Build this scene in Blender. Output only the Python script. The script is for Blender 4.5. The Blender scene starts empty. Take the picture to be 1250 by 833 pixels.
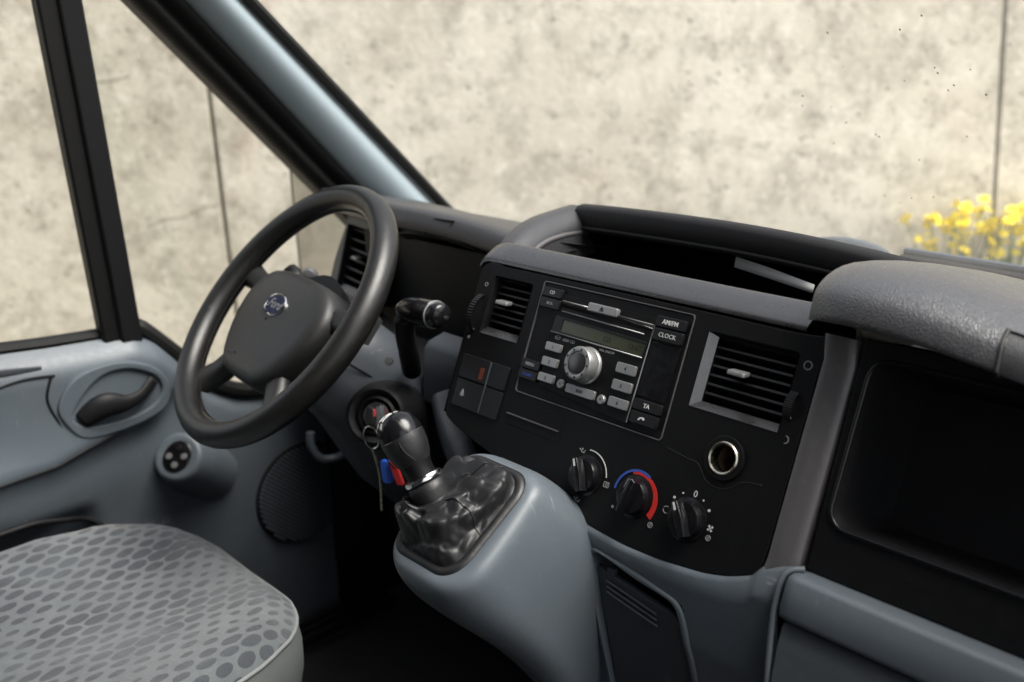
import bpy, math, random
import numpy as np
from mathutils import Vector, Matrix, noise
random.seed(7)
R = math.radians
SC = bpy.context.scene
COL = SC.collection

# ------------------------------------------------------------------ camera, sky, sun, exposure
# van frame: X right, Y forward, Z up, cab floor at z = 0, ground at z = -0.62
CAM = Vector((0.66, -0.74, 1.09)); YAW, PIT, ROL = R(47.4), R(18), R(2)
fw = Vector((-math.sin(YAW)*math.cos(PIT), math.cos(YAW)*math.cos(PIT), -math.sin(PIT)))
rt = Vector((math.cos(YAW), math.sin(YAW), 0)); up = rt.cross(fw)
rt2 = rt*math.cos(ROL) - up*math.sin(ROL); up2 = up*math.cos(ROL) + rt*math.sin(ROL)
cd = bpy.data.cameras.new('camera'); cam = bpy.data.objects.new('camera', cd); COL.objects.link(cam)
cam.matrix_world = Matrix(((rt2.x, up2.x, -fw.x, CAM.x), (rt2.y, up2.y, -fw.y, CAM.y), (rt2.z, up2.z, -fw.z, CAM.z), (0, 0, 0, 1)))
cd.lens = 35; cd.sensor_width = 36; cd.clip_start = 0.02; cd.clip_end = 500
cd.dof.use_dof = True; cd.dof.focus_distance = 1.02; cd.dof.aperture_fstop = 4.0
SC.camera = cam
SUN_EL, SUN_AZ = 60, 66          # degrees; azimuth from +Y towards +X
wd = bpy.data.worlds.new('World'); SC.world = wd; wd.use_nodes = True
wt = wd.node_tree; wt.nodes.clear()
sky = wt.nodes.new('ShaderNodeTexSky'); sky.sky_type = 'NISHITA'; sky.sun_disc = False
sky.sun_elevation = R(SUN_EL); sky.sun_rotation = R(SUN_AZ); sky.air_density = 1.0; sky.dust_density = 4.0; sky.ozone_density = 1.0
bg = wt.nodes.new('ShaderNodeBackground'); bg.inputs[1].default_value = 0.065
wo = wt.nodes.new('ShaderNodeOutputWorld')
hs = wt.nodes.new('ShaderNodeHueSaturation'); hs.inputs['Saturation'].default_value = .35     # thin overcast: the sky is nearly white
wt.links.new(sky.outputs[0], hs.inputs['Color']); wt.links.new(hs.outputs[0], bg.inputs[0]); wt.links.new(bg.outputs[0], wo.inputs[0])
sl = bpy.data.lights.new('sun', 'SUN'); sl.energy = 1.5; sl.angle = R(40); sl.color = (1, .95, .88)
so = bpy.data.objects.new('sun', sl); COL.objects.link(so)
sd = Vector((math.sin(R(SUN_AZ))*math.cos(R(SUN_EL)), math.cos(R(SUN_AZ))*math.cos(R(SUN_EL)), math.sin(R(SUN_EL))))
so.rotation_euler = sd.to_track_quat('Z', 'Y').to_euler(); so.location = sd*20
SC.view_settings.view_transform = 'Standard'; SC.view_settings.look = 'None'
SC.view_settings.gamma = 1; SC.view_settings.use_curve_mapping = False
SC.view_settings.exposure = 2.15
SC.render.engine = 'CYCLES'
SC.cycles.max_bounces = 10; SC.cycles.diffuse_bounces = 5; SC.cycles.transparent_max_bounces = 16
SC.cycles.use_denoising = True; SC.cycles.caustics_reflective = False; SC.cycles.caustics_refractive = False
SC.cycles.sample_clamp_indirect = 6

# ------------------------------------------------------------------ materials
class NT:
    def __init__(s, m): s.t = m.node_tree; s.n = s.t.nodes; s.l = s.t.links
    def node(s, typ, **kw):
        nd = s.n.new(typ)
        for k, v in kw.items():
            if k.startswith('i_'):
                key = k[2:]; key = int(key) if key.isdigit() else key
                s.put(nd, key, v)
            else: setattr(nd, k, v)
        return nd
    def put(s, nd, key, v):
        if isinstance(v, bpy.types.NodeSocket): s.l.new(v, nd.inputs[key])
        else: nd.inputs[key].default_value = v
    def m(s, op, a, b=0.0, c=None):
        nd = s.n.new('ShaderNodeMath'); nd.operation = op
        s.put(nd, 0, a); s.put(nd, 1, b)
        if c is not None: s.put(nd, 2, c)
        return nd.outputs[0]
    def coord(s, scale=(1, 1, 1), rot=(0, 0, 0), loc=(0, 0, 0)):
        c = s.n.new('ShaderNodeTexCoord'); mp = s.n.new('ShaderNodeMapping')
        mp.inputs['Scale'].default_value = scale; mp.inputs['Rotation'].default_value = rot; mp.inputs['Location'].default_value = loc
        s.l.new(c.outputs['Object'], mp.inputs[0]); return mp.outputs[0]
    def noise(s, vec, scale, detail=3, rough=.55):
        nd = s.node('ShaderNodeTexNoise'); s.l.new(vec, nd.inputs['Vector'])
        nd.inputs['Scale'].default_value = scale; nd.inputs['Detail'].default_value = detail; nd.inputs['Roughness'].default_value = rough
        return nd.outputs['Fac']
    def ramp(s, fac, stops):
        nd = s.n.new('ShaderNodeValToRGB'); cr = nd.color_ramp
        while len(cr.elements) < len(stops): cr.elements.new(.5)
        for e, (p, c) in zip(cr.elements, stops):
            e.position = p; e.color = (c, c, c, 1) if isinstance(c, (int, float)) else (*c, 1)
        s.l.new(fac, nd.inputs[0]); return nd.outputs[0]
    def mix(s, fac, a, b, mode='MIX'):
        nd = s.n.new('ShaderNodeMix'); nd.data_type = 'RGBA'; nd.blend_type = mode
        s.put(nd, 0, fac); s.put(nd, 6, a if isinstance(a, bpy.types.NodeSocket) else (*a, 1)); s.put(nd, 7, b if isinstance(b, bpy.types.NodeSocket) else (*b, 1))
        return nd.outputs[2]
    def bump(s, h, strength, dist=.001, normal=None):
        nd = s.n.new('ShaderNodeBump'); nd.inputs['Strength'].default_value = strength; nd.inputs['Distance'].default_value = dist
        s.l.new(h, nd.inputs['Height'])
        if normal is not None: s.l.new(normal, nd.inputs['Normal'])
        return nd.outputs[0]
MATS = {}
def newmat(name):
    m = bpy.data.materials.new(name); m.use_nodes = True; m.node_tree.nodes.clear()
    t = NT(m); b = t.node('ShaderNodeBsdfPrincipled'); o = t.node('ShaderNodeOutputMaterial'); t.l.new(b.outputs[0], o.inputs[0])
    MATS[name] = m
    return m, t, b, o
def plastic(name, col, rough=.45, var=.12, grain=0, gstr=.3, gdist=.0003, metallic=0, spec=.5, dust=0.0, coat=0, scuff=0):
    """moulded plastic or paint: slight colour and gloss mottling, optional fine grain, optional dust film on upward faces' pores"""
    m, t, b, o = newmat(name)
    c = t.coord(); n = t.noise(c, 18, 4); n2 = t.noise(c, 130, 3)
    lo = tuple(x*(1-var) for x in col); hi = tuple(min(1, x*(1+var)) for x in col)
    cc = t.mix(n, lo, hi)
    if dust:
        speck = t.ramp(n2, [(.60, 0), (.78, 1)]); cc = t.mix(t.m('MULTIPLY', speck, dust), cc, (.45, .43, .40))
    if scuff:
        for sc3, rz in (((9, 160, 160), .5), ((140, 12, 60), .2), ((30, 170, 20), 1.1)):
            sm = t.m('MULTIPLY', t.ramp(t.noise(t.coord(scale=sc3, rot=(rz, rz*.7, rz)), 1.0, 3, .6), [(.66, 0), (.74, 1)]), t.ramp(t.noise(t.coord(loc=(rz*9, 2, 1)), 7, 2), [(.52, 0), (.62, scuff)]))
            cc = t.mix(sm, cc, (.34, .35, .36))
        gr = t.ramp(t.noise(t.coord(loc=(1, 5, 3)), 5, 4, .6), [(.40, .0), (.70, scuff*.8)]); cc = t.mix(gr, cc, (.075, .074, .068))
    t.l.new(cc, b.inputs['Base Color'])
    rr = t.m('MULTIPLY_ADD', n2, .22, rough-.11); t.l.new(rr, b.inputs['Roughness'])
    b.inputs['Metallic'].default_value = metallic; b.inputs['Specular IOR Level'].default_value = spec
    if coat: b.inputs['Coat Weight'].default_value = coat; b.inputs['Coat Roughness'].default_value = .08
    if grain:
        v = t.node('ShaderNodeTexVoronoi', feature='SMOOTH_F1'); t.l.new(c, v.inputs['Vector']); v.inputs['Scale'].default_value = grain
        t.l.new(t.bump(v.outputs[0], gstr, gdist), b.inputs['Normal'])
    return m
plastic('black', (.0035, .0035, .004), .48, grain=1600, gstr=.25, spec=.22, dust=.006)
plastic('black_gloss', (.005, .005, .006), .2, spec=.4, dust=.006)
plastic('black_soft', (.007, .007, .008), .55, grain=900, gstr=.4, spec=.25, dust=.012)
plastic('button', (.008, .008, .009), .38, spec=.35)
plastic('pad', (.038, .038, .041), .30, spec=.9, grain=850, gstr=.8, gdist=.0007, dust=.008)
plastic('pad_dark', (.030, .030, .033), .40, grain=900, gstr=.6, gdist=.0006, dust=.01)
plastic('grey', (.085, .102, .120), .42, var=.12, grain=1100, gstr=.4, dust=.05, scuff=.35)
plastic('grey_dark', (.040, .047, .057), .46, var=.08, grain=1100, gstr=.4, dust=.03, scuff=.2)
plastic('grey_door', (.082, .099, .117), .44, var=.12, grain=900, gstr=.4, dust=.03, scuff=.3)
plastic('trim_light', (.36, .43, .47), .5, var=.04, grain=1300, gstr=.2)
plastic('silver', (.120, .117, .118), .30, metallic=.9, var=.06)
plastic('silver_dark', (.115, .108, .110), .42, metallic=.4, var=.10, dust=.06)
plastic('silver_button', (.28, .28, .28), .34, metallic=.6, var=.05)
plastic('chrome', (.75, .75, .74), .14, metallic=1, var=.05)
plastic('brass', (.52, .48, .40), .28, metallic=1, var=.1)
plastic('wheel', (.008, .0077, .0074), .36, var=.2, grain=1500, gstr=.35, gdist=.0003, dust=.02)
plastic('wheel_cover', (.015, .0147, .0147), .46, grain=1500, gstr=.3, dust=.02)
plastic('rubber', (.005, .005, .005), .55, grain=400, gstr=.3, spec=.3)
plastic('white_print', (.50, .50, .49), .6, var=.03)
plastic('grey_print', (.22, .22, .22), .6, var=.03)
plastic('red_print', (.45, .02, .015), .5, var=.05)
plastic('blue_print', (.03, .07, .32), .5, var=.05)
plastic('orange_print', (.10, .02, .006), .5, var=.05)
plastic('red_tag', (.30, .018, .018), .35, var=.1)
plastic('blue_tag', (.018, .07, .36), .35, var=.1)
plastic('emblem_blue', (.006, .010, .035), .2, var=.05, coat=.5)
plastic('paper', (.75, .75, .72), .7, var=.05)
plastic('headliner', (.20, .21, .22), .9, var=.08); plastic('bulkhead_trim', (.08, .085, .09), .8, var=.1)
plastic('body_paint', (.55, .57, .58), .25, var=.03, coat=.6)
plastic('mirror_glass', (.42, .42, .40), .03, metallic=1, var=.02)
plastic('plug_dirt', (.10, .07, .04), .7, var=.5)
plastic('piping', (.19, .20, .20), .7)
plastic('wet_grey', (.07, .085, .10), .4)
def leather():
    m, t, b, o = newmat('leather'); c = t.coord()
    b.inputs['Base Color'].default_value = (.008, .008, .009, 1)
    n = t.noise(c, 90, 4); v = t.node('ShaderNodeTexVoronoi', feature='SMOOTH_F1'); t.l.new(c, v.inputs['Vector']); v.inputs['Scale'].default_value = 700
    t.l.new(t.m('MULTIPLY_ADD', n, .25, .36), b.inputs['Roughness'])
    nb = t.bump(t.noise(c, 45, 2), .25, .004); t.l.new(t.bump(v.outputs[0], .25, .0004, nb), b.inputs['Normal'])
leather()
def lcd():
    m, t, b, o = newmat('lcd'); c = t.coord()
    t.l.new(t.mix(t.noise(c, 60, 2), (.030, .034, .016), (.042, .046, .022)), b.inputs['Base Color']); b.inputs['Roughness'].default_value = .18
lcd(); plastic('lcd_digit', (.016, .018, .010), .3)
def carpet():
    m, t, b, o = newmat('floor_mat'); c = t.coord()
    t.l.new(t.mix(t.noise(c, 40, 5), (.008, .008, .008), (.025, .024, .023)), b.inputs['Base Color']); b.inputs['Roughness'].default_value = .65
    t.l.new(t.bump(t.noise(c, 500, 3), .5, .001), b.inputs['Normal'])
carpet()
def glass(name, refl):
    m = bpy.data.materials.new(name); m.use_nodes = True; m.node_tree.nodes.clear(); t = NT(m); MATS[name] = m
    tr = t.node('ShaderNodeBsdfTransparent'); gl = t.node('ShaderNodeBsdfGlossy'); gl.inputs['Roughness'].default_value = .02
    tr.inputs[0].default_value = (.97, .985, .975, 1)
    lw = t.node('ShaderNodeLayerWeight'); lw.inputs[0].default_value = .12
    mx = t.node('ShaderNodeMixShader'); t.l.new(t.m('MULTIPLY_ADD', lw.outputs['Fresnel'], .5*refl, .004), mx.inputs[0])
    t.l.new(tr.outputs[0], mx.inputs[1]); t.l.new(gl.outputs[0], mx.inputs[2])
    o = t.node('ShaderNodeOutputMaterial'); t.l.new(mx.outputs[0], o.inputs[0])
glass('glass', .5); glass('windscreen_glass', .45)
def film(name, amount):
    """pale translucent veil mixed into the pane, standing in for windscreen glare"""
    m = MATS[name]; t = NT(m); o = [n for n in t.n if n.type == 'OUTPUT_MATERIAL'][0]; src = o.inputs[0].links[0].from_socket
    c = t.coord(); n = t.ramp(t.noise(c, 7, 5, .6), [(.3, .55), (.7, 1)])
    df = t.node('ShaderNodeBsdfTranslucent'); df.inputs[0].default_value = (.8, .78, .74, 1); mx = t.node('ShaderNodeMixShader')
    t.l.new(t.m('MULTIPLY', n, amount), mx.inputs[0]); t.l.new(src, mx.inputs[1]); t.l.new(df.outputs[0], mx.inputs[2]); t.l.new(mx.outputs[0], o.inputs[0])
film('windscreen_glass', .07); film('glass', .015)  # windscreen glare put in as a pale layer; fainter on the side glass
def fabric():
    """seat cloth: light grey weave with printed rows of dark ovals whose size swells and shrinks"""
    m, t, b, o = newmat('seat_fabric')
    co = t.coord(rot=(0, 0, R(-8))); sp = t.node('ShaderNodeSeparateXYZ'); t.l.new(co, sp.inputs[0])
    x, y, z = sp.outputs
    # unroll: let the pattern run on down the front (y grows as z falls)
    PX, PY = .0172, .0315
    rowf = t.m('DIVIDE', x, PX); row = t.m('FLOOR', rowf); fx = t.m('SUBTRACT', t.m('SUBTRACT', rowf, row), .5)
    off = t.m('MULTIPLY', t.m('MODULO', t.m('ABSOLUTE', row), 2.0), .5)
    colf = t.m('ADD', t.m('DIVIDE', t.m('SUBTRACT', y, t.m('MULTIPLY', z, .8)), PY), off); cl = t.m('FLOOR', colf); fy = t.m('SUBTRACT', t.m('SUBTRACT', colf, cl), .5)
    cmb = t.node('ShaderNodeCombineXYZ'); t.l.new(row, cmb.inputs[0]); t.l.new(cl, cmb.inputs[1])
    sz = t.m('MULTIPLY_ADD', t.noise(cmb.outputs[0], .22, 1), .95, -.07)
    wn = t.node('ShaderNodeTexWhiteNoise', noise_dimensions='2D'); t.l.new(cmb.outputs[0], wn.inputs['Vector'])
    sz = t.m('MULTIPLY_ADD', wn.outputs['Value'], .05, sz)
    d = t.m('SQRT', t.m('ADD', t.m('POWER', t.m('MULTIPLY', fx, 1.15), 2.0), t.m('POWER', t.m('MULTIPLY', fy, 1.15), 2.0)))
    dot = t.ramp(t.m('MULTIPLY_ADD', t.m('SUBTRACT', d, sz), 8.0, .5), [(.35, 1), (.65, 0)])
    tint = t.ramp(t.noise(co, 9, 2), [(.42, 0), (.60, 1)])
    cl2 = t.mix(tint, (.022, .026, .034), (.046, .054, .062))
    wear = t.noise(co, 13, 7, .72)
    base = t.mix(t.ramp(wear, [(.32, 0), (.70, 1)]), (.078, .090, .096), (.122, .138, .143))
    stain = t.ramp(t.noise(t.coord(loc=(3, 1, 0)), 7, 4, .6), [(.60, 0), (.76, .6)]); base = t.mix(stain, base, (.17, .15, .11))
    cc = t.mix(t.m('MULTIPLY', dot, .95), base, cl2)
    wv = t.m('MULTIPLY', t.m('SINE', t.m('MULTIPLY', x, 2600)), t.m('SINE', t.m('MULTIPLY', y, 2600)))
    cc = t.mix(t.m('MULTIPLY_ADD', wv, .15, .15), cc, (.07, .075, .08))
    t.l.new(cc, b.inputs['Base Color']); b.inputs['Roughness'].default_value = .85; b.inputs['Sheen Weight'].default_value = .25
    hh = t.m('ADD', t.m('MULTIPLY', wv, .3), t.m('MULTIPLY', t.noise(t.coord(scale=(1, 2.2, 1)), 26, 5), 4.0))
    t.l.new(t.bump(hh, .5, .0016), b.inputs['Normal'])
    m2, t2, b2, o2 = newmat('seat_side'); c2 = t2.coord()
    t2.l.new(t2.mix(t2.noise(c2, 14, 5), (.105, .117, .114), (.145, .157, .151)), b2.inputs['Base Color']); b2.inputs['Roughness'].default_value = .85
    t2.l.new(t2.bump(t2.noise(c2, 700, 2), .4, .0006), b2.inputs['Normal'])
fabric()
def concrete():
    m, t, b, o = newmat('concrete'); c = t.coord()
    big = t.noise(c, 1.1, 5, .6); mid = t.noise(c, 6.5, 8, .72); fine = t.noise(c, 34, 6, .75)
    st = t.noise(t.coord(scale=(6, 6, .7)), 1.0, 5, .6)
    col = t.mix(t.ramp(big, [(.36, 0), (.62, 1)]), (.46, .42, .34), (.61, .57, .48))
    col = t.mix(t.ramp(mid, [(.38, .8), (.53, 0)]), col, (.33, .30, .24))
    m2 = t.noise(t.coord(loc=(2, 7, 4)), 15, 6, .7); col = t.mix(t.ramp(m2, [(.54, 0), (.68, .65)]), col, (.70, .66, .57)); col = t.mix(t.ramp(m2, [(.32, .75), (.44, 0)]), col, (.25, .225, .18))
    col = t.mix(t.ramp(fine, [(.56, 0), (.74, .55)]), col, (.74, .70, .60))
    col = t.mix(t.ramp(fine, [(.24, .55), (.40, 0)]), col, (.20, .185, .15))
    col = t.mix(t.ramp(st, [(.55, 0), (.78, .42)]), col, (.31, .285, .23))
    pk = t.noise(t.coord(loc=(5, 2, 8)), 2.6, 4, .6); col = t.mix(t.ramp(pk, [(.60, 0), (.75, .5)]), col, (.50, .39, .31))
    v = t.node('ShaderNodeTexVoronoi'); t.l.new(c, v.inputs['Vector']); v.inputs['Scale'].default_value = 22
    pit = t.ramp(v.outputs['Distance'], [(.08, 1), (.24, 0)]); sel = t.ramp(t.noise(t.coord(loc=(9, 3, 1)), 7, 2), [(.55, 0), (.6, 1)])
    pits = t.m('MULTIPLY', pit, sel); col = t.mix(t.m('MULTIPLY', pits, .6), col, (.16, .145, .12))
    t.l.new(col, b.inputs['Base Color']); b.inputs['Roughness'].default_value = .9; b.inputs['Specular IOR Level'].default_value = .2
    h = t.m('SUBTRACT', t.m('ADD', t.m('MULTIPLY', mid, .7), fine), t.m('MULTIPLY', pits, .8))
    t.l.new(t.bump(h, .40, .02), b.inputs['Normal'])
concrete()
plastic('crack_dirt', (.20, .17, .13), .9, var=.3); plastic('joint_filler', (.035, .034, .028), .9, var=.3)
def ground_mat():
    m, t, b, o = newmat('gravel'); c = t.coord()
    n = t.noise(c, 3, 6); v = t.node('ShaderNodeTexVoronoi'); t.l.new(c, v.inputs['Vector']); v.inputs['Scale'].default_value = 40
    col = t.mix(n, (.22, .20, .16), (.42, .38, .31)); col = t.mix(t.m('MULTIPLY', v.outputs['Distance'], .5), col, (.12, .11, .09))
    t.l.new(col, b.inputs['Base Color']); b.inputs['Roughness'].default_value = .95; t.l.new(t.bump(v.outputs['Distance'], .6, .02), b.inputs['Normal'])
ground_mat()
plastic('petal', (.90, .74, .03), .6, var=.15); plastic('stem', (.09, .14, .04), .7, var=.3); plastic('leaf', (.10, .15, .05), .7, var=.35)

# ------------------------------------------------------------------ mesh helpers
class MB:
    def __init__(s): s.v = []; s.f = []
    def add(s, v, f):
        k = len(s.v); s.v += [tuple(p) for p in v]; s.f += [[i+k for i in q] for q in f]; return s
    def rows(s, rows, cu=False, cv=False, cap=False):
        """skin a list of equal-length rows; cu closes each row, cv closes the stack, cap fills first and last row"""
        n = len(rows[0]); m = len(rows); v = [p for r in rows for p in r]; f = []
        for j in range(m if cv else m-1):
            for i in range(n if cu else n-1):
                a, b2 = j*n+i, j*n+(i+1) % n; c2, d = ((j+1) % m)*n+(i+1) % n, ((j+1) % m)*n+i
                f.append([a, b2, c2, d])
        if cap: f.append(list(range(n))[::-1]); f.append(list(range((m-1)*n, m*n)))
        return s.add(v, f)
    def box(s, c, size, fr=None):
        hx, hy, hz = [q/2 for q in size]; c = Vector(c)
        v = [Vector((c.x+x*hx, c.y+y*hy, c.z+z*hz)) for x in (-1, 1) for y in (-1, 1) for z in (-1, 1)]
        if fr: v = [fr(*p) for p in v]
        return s.add(v, [[0, 1, 3, 2], [4, 6, 7, 5], [0, 4, 5, 1], [2, 3, 7, 6], [0, 2, 6, 4], [1, 5, 7, 3]])
    def tube(s, path, r, n=12, closed=False, flat=1.0, side=None):
        path = [Vector(p) for p in path]; m = len(path); rows = []
        rr = r if isinstance(r, (list, tuple)) else [r]*m
        prev = None
        for i, p in enumerate(path):
            a = path[(i-1) % m] if closed or i else p; b2 = path[(i+1) % m] if closed or i < m-1 else p
            d = (b2-a).normalized()
            u = side if side is not None else (prev if prev is not None else (Vector((0, 0, 1)) if abs(d.z) < .9 else Vector((1, 0, 0))))
            u = (u - d*u.dot(d)).normalized(); w = d.cross(u); prev = u
            rows.append([p + rr[i]*(u*math.cos(2*math.pi*k/n) + w*flat*math.sin(2*math.pi*k/n)) for k in range(n)])
        return s.rows(rows, cu=True, cv=closed, cap=not closed)
    def lathe(s, prof, fr, n=32, cap=True):
        rows = [[fr(r*math.cos(2*math.pi*k/n), r*math.sin(2*math.pi*k/n), h) for k in range(n)] for r, h in prof]
        return s.rows(rows, cu=True, cap=cap)
    def prism(s, poly, fr, h0, h1):
        n = len(poly); v = [fr(x, y, h0) for x, y in poly] + [fr(x, y, h1) for x, y in poly]
        return s.add(v, [list(range(n))[::-1], list(range(n, 2*n))] + [[i, (i+1) % n, n+(i+1) % n, n+i] for i in range(n)])
def empty(name, loc=(0, 0, 0), parent=None):
    o = bpy.data.objects.new(name, None); COL.objects.link(o); o.location = loc; o.empty_display_size = .05
    if parent: setp(o, parent); bpy.context.view_layer.update()
    return o
def setp(o, p):
    o.parent = p; bpy.context.view_layer.update(); o.matrix_parent_inverse = p.matrix_world.inverted()
def finish(name, me, mat, parent=None, angle=35, bevel=0, sub=0, kind=None, solid=0):
    import bmesh
    bm = bmesh.new(); bm.from_mesh(me); bmesh.ops.recalc_face_normals(bm, faces=bm.faces); bm.to_mesh(me); bm.free()
    me.polygons.foreach_set('use_smooth', [True]*len(me.polygons))
    if angle < 180: me.set_sharp_from_angle(angle=R(angle))
    o = bpy.data.objects.new(name, me); COL.objects.link(o)
    me.materials.clear()
    if mat: me.materials.append(MATS[mat])
    if solid: md = o.modifiers.new('solid', 'SOLIDIFY'); md.thickness = solid; md.offset = 0
    if bevel: md = o.modifiers.new('bevel', 'BEVEL'); md.width = bevel; md.segments = 2; md.limit_method = 'ANGLE'; md.angle_limit = R(35); md.harden_normals = False
    if sub: md = o.modifiers.new('sub', 'SUBSURF'); md.levels = sub; md.render_levels = sub
    if parent:
        o.parent = parent; o.matrix_parent_inverse = parent.matrix_world.inverted()
    if kind: o['kind'] = kind
    return o
def mk(name, mb, mat, parent=None, **kw):
    me = bpy.data.meshes.new(name); me.from_pydata([tuple(p) for p in mb.v], [], mb.f); me.update()
    return finish(name, me, mat, parent, **kw)
def tag(o, label, cat, group=None):
    o['label'] = label; o['category'] = cat; o['kind'] = 'thing'
    if group: o['group'] = group
    return o
def thing(name, label, cat, loc=(0, 0, 0), group=None):
    o = empty(name, loc); bpy.context.view_layer.update(); return tag(o, label, cat, group)
def rrect(x0, y0, x1, y1, r, n=5):
    p = []
    for cx, cy, a0 in ((x1-r, y1-r, 0), (x0+r, y1-r, 90), (x0+r, y0+r, 180), (x1-r, y0+r, 270)):
        for k in range(n+1):
            a = R(a0+90*k/n); p.append((cx+r*math.cos(a), cy+r*math.sin(a)))
    return p
def circle(cx, cy, r, n=32, ry=None):
    return [(cx+r*math.cos(2*math.pi*k/n), cy+(ry or r)*math.sin(2*math.pi*k/n)) for k in range(n)]
def spline(pts, n=6, closed=True):
    """Catmull-Rom through points of any dimension"""
    pts = [np.array(p, float) for p in pts]; m = len(pts); out = []
    for i in range(m if closed else m-1):
        p0 = pts[(i-1) % m] if closed or i > 0 else pts[0]; p1 = pts[i]; p2 = pts[(i+1) % m]
        p3 = pts[(i+2) % m] if closed or i+2 < m else pts[-1]
        for k in range(n):
            t = k/n
            out.append(tuple(.5*((2*p1)+(-p0+p2)*t+(2*p0-5*p1+4*p2-p3)*t*t+(-p0+3*p1-3*p2+p3)*t**3)))
    if not closed: out.append(tuple(pts[-1]))
    return [Vector(p) for p in out] if len(out[0]) == 3 else out
def plate_mesh(outlines, h0, h1, fr, bev=0):
    """flat plate from a 2D outline (first) with holes (rest), between heights h0..h1 of frame fr, edges rounded by bev"""
    cu = bpy.data.curves.new('plate', 'CURVE'); cu.dimensions = '2D'; cu.fill_mode = 'BOTH'
    cu.extrude = max(0, (h1-h0)/2-bev); cu.bevel_depth = bev; cu.bevel_resolution = 1; cu.offset = -bev
    for ol in outlines:
        sp = cu.splines.new('POLY'); sp.points.add(len(ol)-1); sp.use_cyclic_u = True
        for q, (x, y) in zip(sp.points, ol): q.co = (x, y, 0, 1)
    ob = bpy.data.objects.new('plate', cu); me = bpy.data.meshes.new_from_object(ob)
    hm = (h0+h1)/2
    for v in me.vertices: v.co = fr(v.co.x, v.co.y, v.co.z+hm)
    bpy.data.objects.remove(ob); bpy.data.curves.remove(cu)
    return me
def plate(name, outlines, h0, h1, fr, mat, parent=None, bev=0, **kw):
    return finish(name, plate_mesh(outlines, h0, h1, fr, bev), mat, parent, **kw)
def text(name, s, x, y, h, size, fr, mat, parent, rot=0, shear=0, bold=0, thick=.00025):
    cu = bpy.data.curves.new('text', 'FONT'); cu.body = s; cu.size = size; cu.align_x = 'CENTER'; cu.align_y = 'CENTER'; cu.shear = shear
    cu.extrude = thick/2; cu.offset = bold; cu.resolution_u = 2
    ob = bpy.data.objects.new('text', cu); me = bpy.data.meshes.new_from_object(ob)
    ca, sa = math.cos(rot), math.sin(rot)
    for v in me.vertices: v.co = fr(x+v.co.x*ca-v.co.y*sa, y+v.co.x*sa+v.co.y*ca, h+v.co.z)
    bpy.data.objects.remove(ob); bpy.data.curves.remove(cu)
    return finish(name, me, mat, parent)
def arc_poly(cx, cy, r0, r1, a0, a1, n=20):
    p = [(cx+r1*math.cos(R(a0+(a1-a0)*k/n)), cy+r1*math.sin(R(a0+(a1-a0)*k/n))) for k in range(n+1)]
    return p + [(cx+r0*math.cos(R(a1+(a0-a1)*k/n)), cy+r0*math.sin(R(a1+(a0-a1)*k/n))) for k in range(n+1)]
def frame(o, ex, ey, ez=None):
    o, ex, ey = Vector(o), Vector(ex).normalized(), Vector(ey).normalized(); ez = Vector(ez) if ez else ex.cross(ey).normalized()
    return lambda a, b, c=0: o + ex*a + ey*b + ez*c
TILT = R(24)
FA = frame((0, 0, .75), (1, 0, 0), (0, math.sin(TILT), math.cos(TILT)))     # fascia plane: u right, v up, w towards the cabin
ID = lambda x, y, z=0: Vector((x, y, z))

# ================================================================== SETTING
GZ = -.62
g = MB(); n = 40
g.rows([[(-60+120*i/n, -60+120*j/n, GZ) for i in range(n+1)] for j in range(n+1)])
go = mk('ground', g, 'gravel'); go['kind'] = 'structure'
# concrete wall, about square to the line of sight, 3.6 m off
hv = Vector((-math.sin(YAW), math.cos(YAW), 0)); rv = Vector((hv.y, -hv.x, 0)); W0 = Vector((CAM.x, CAM.y, 0)) + hv*3.6
WF = lambda a, z, d=0: W0 + rv*a - hv*d + Vector((0, 0, z))      # along wall, height, towards the van
WTOP = 1.9
wall = thing('concrete_wall', 'weathered beige concrete wall of upright panels beyond the van windows', 'wall', WF(0, GZ))
def joint(a, lean, z): return a + lean*(z-.5)
JO = [(-7.0, 0), (-4.0, 0), (-1.033, .0), (1.777, -.062), (4.9, 0), (8.0, 0)]
for k in range(len(JO)-1):
    (a0, l0), (a1, l1) = JO[k], JO[k+1]; G = .008
    rows = []
    for d0, ins in ((-.25, 0), (-.003, 0), (0, .003)):
        rows.append([WF(joint(a0, l0, GZ)+G+ins, GZ-.1, d0), WF(joint(a1, l1, GZ)-G-ins, GZ-.1, d0), WF(joint(a1, l1, WTOP)-G-ins, WTOP-ins, d0), WF(joint(a0, l0, WTOP)+G+ins, WTOP-ins, d0)])
    mk('wall_panel', MB().rows(rows, cu=True, cap=True), 'concrete', wall)
for k in range(1, len(JO)-1):
    a0, l0 = JO[k]
    mk('joint_strip', MB().rows([[WF(joint(a0, l0, z)+s*.0075, z, -.05-q) for s, q in ((-1, 0), (1, 0), (1, .1), (-1, .1))] for z in (GZ-.05, WTOP-.02)], cu=True, cap=True), 'joint_filler', wall)
# horizontal crack lines in the left panel
for (pts) in ([(-1.32, .405), (-1.24, .432), (-1.17, .44), (-1.10, .468), (-1.05, .478)], [(-1.45, .93), (-1.38, .925), (-1.30, .94)]):
    mb = MB(); mb.tube([WF(a, z, -.001) for a, z in spline(pts, 4, False)], [.0012+.0022*abs(math.sin(i*1.7)) for i in range(4*len(pts)-3)], 6)
    mk('crack', mb, 'crack_dirt', wall)

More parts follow.
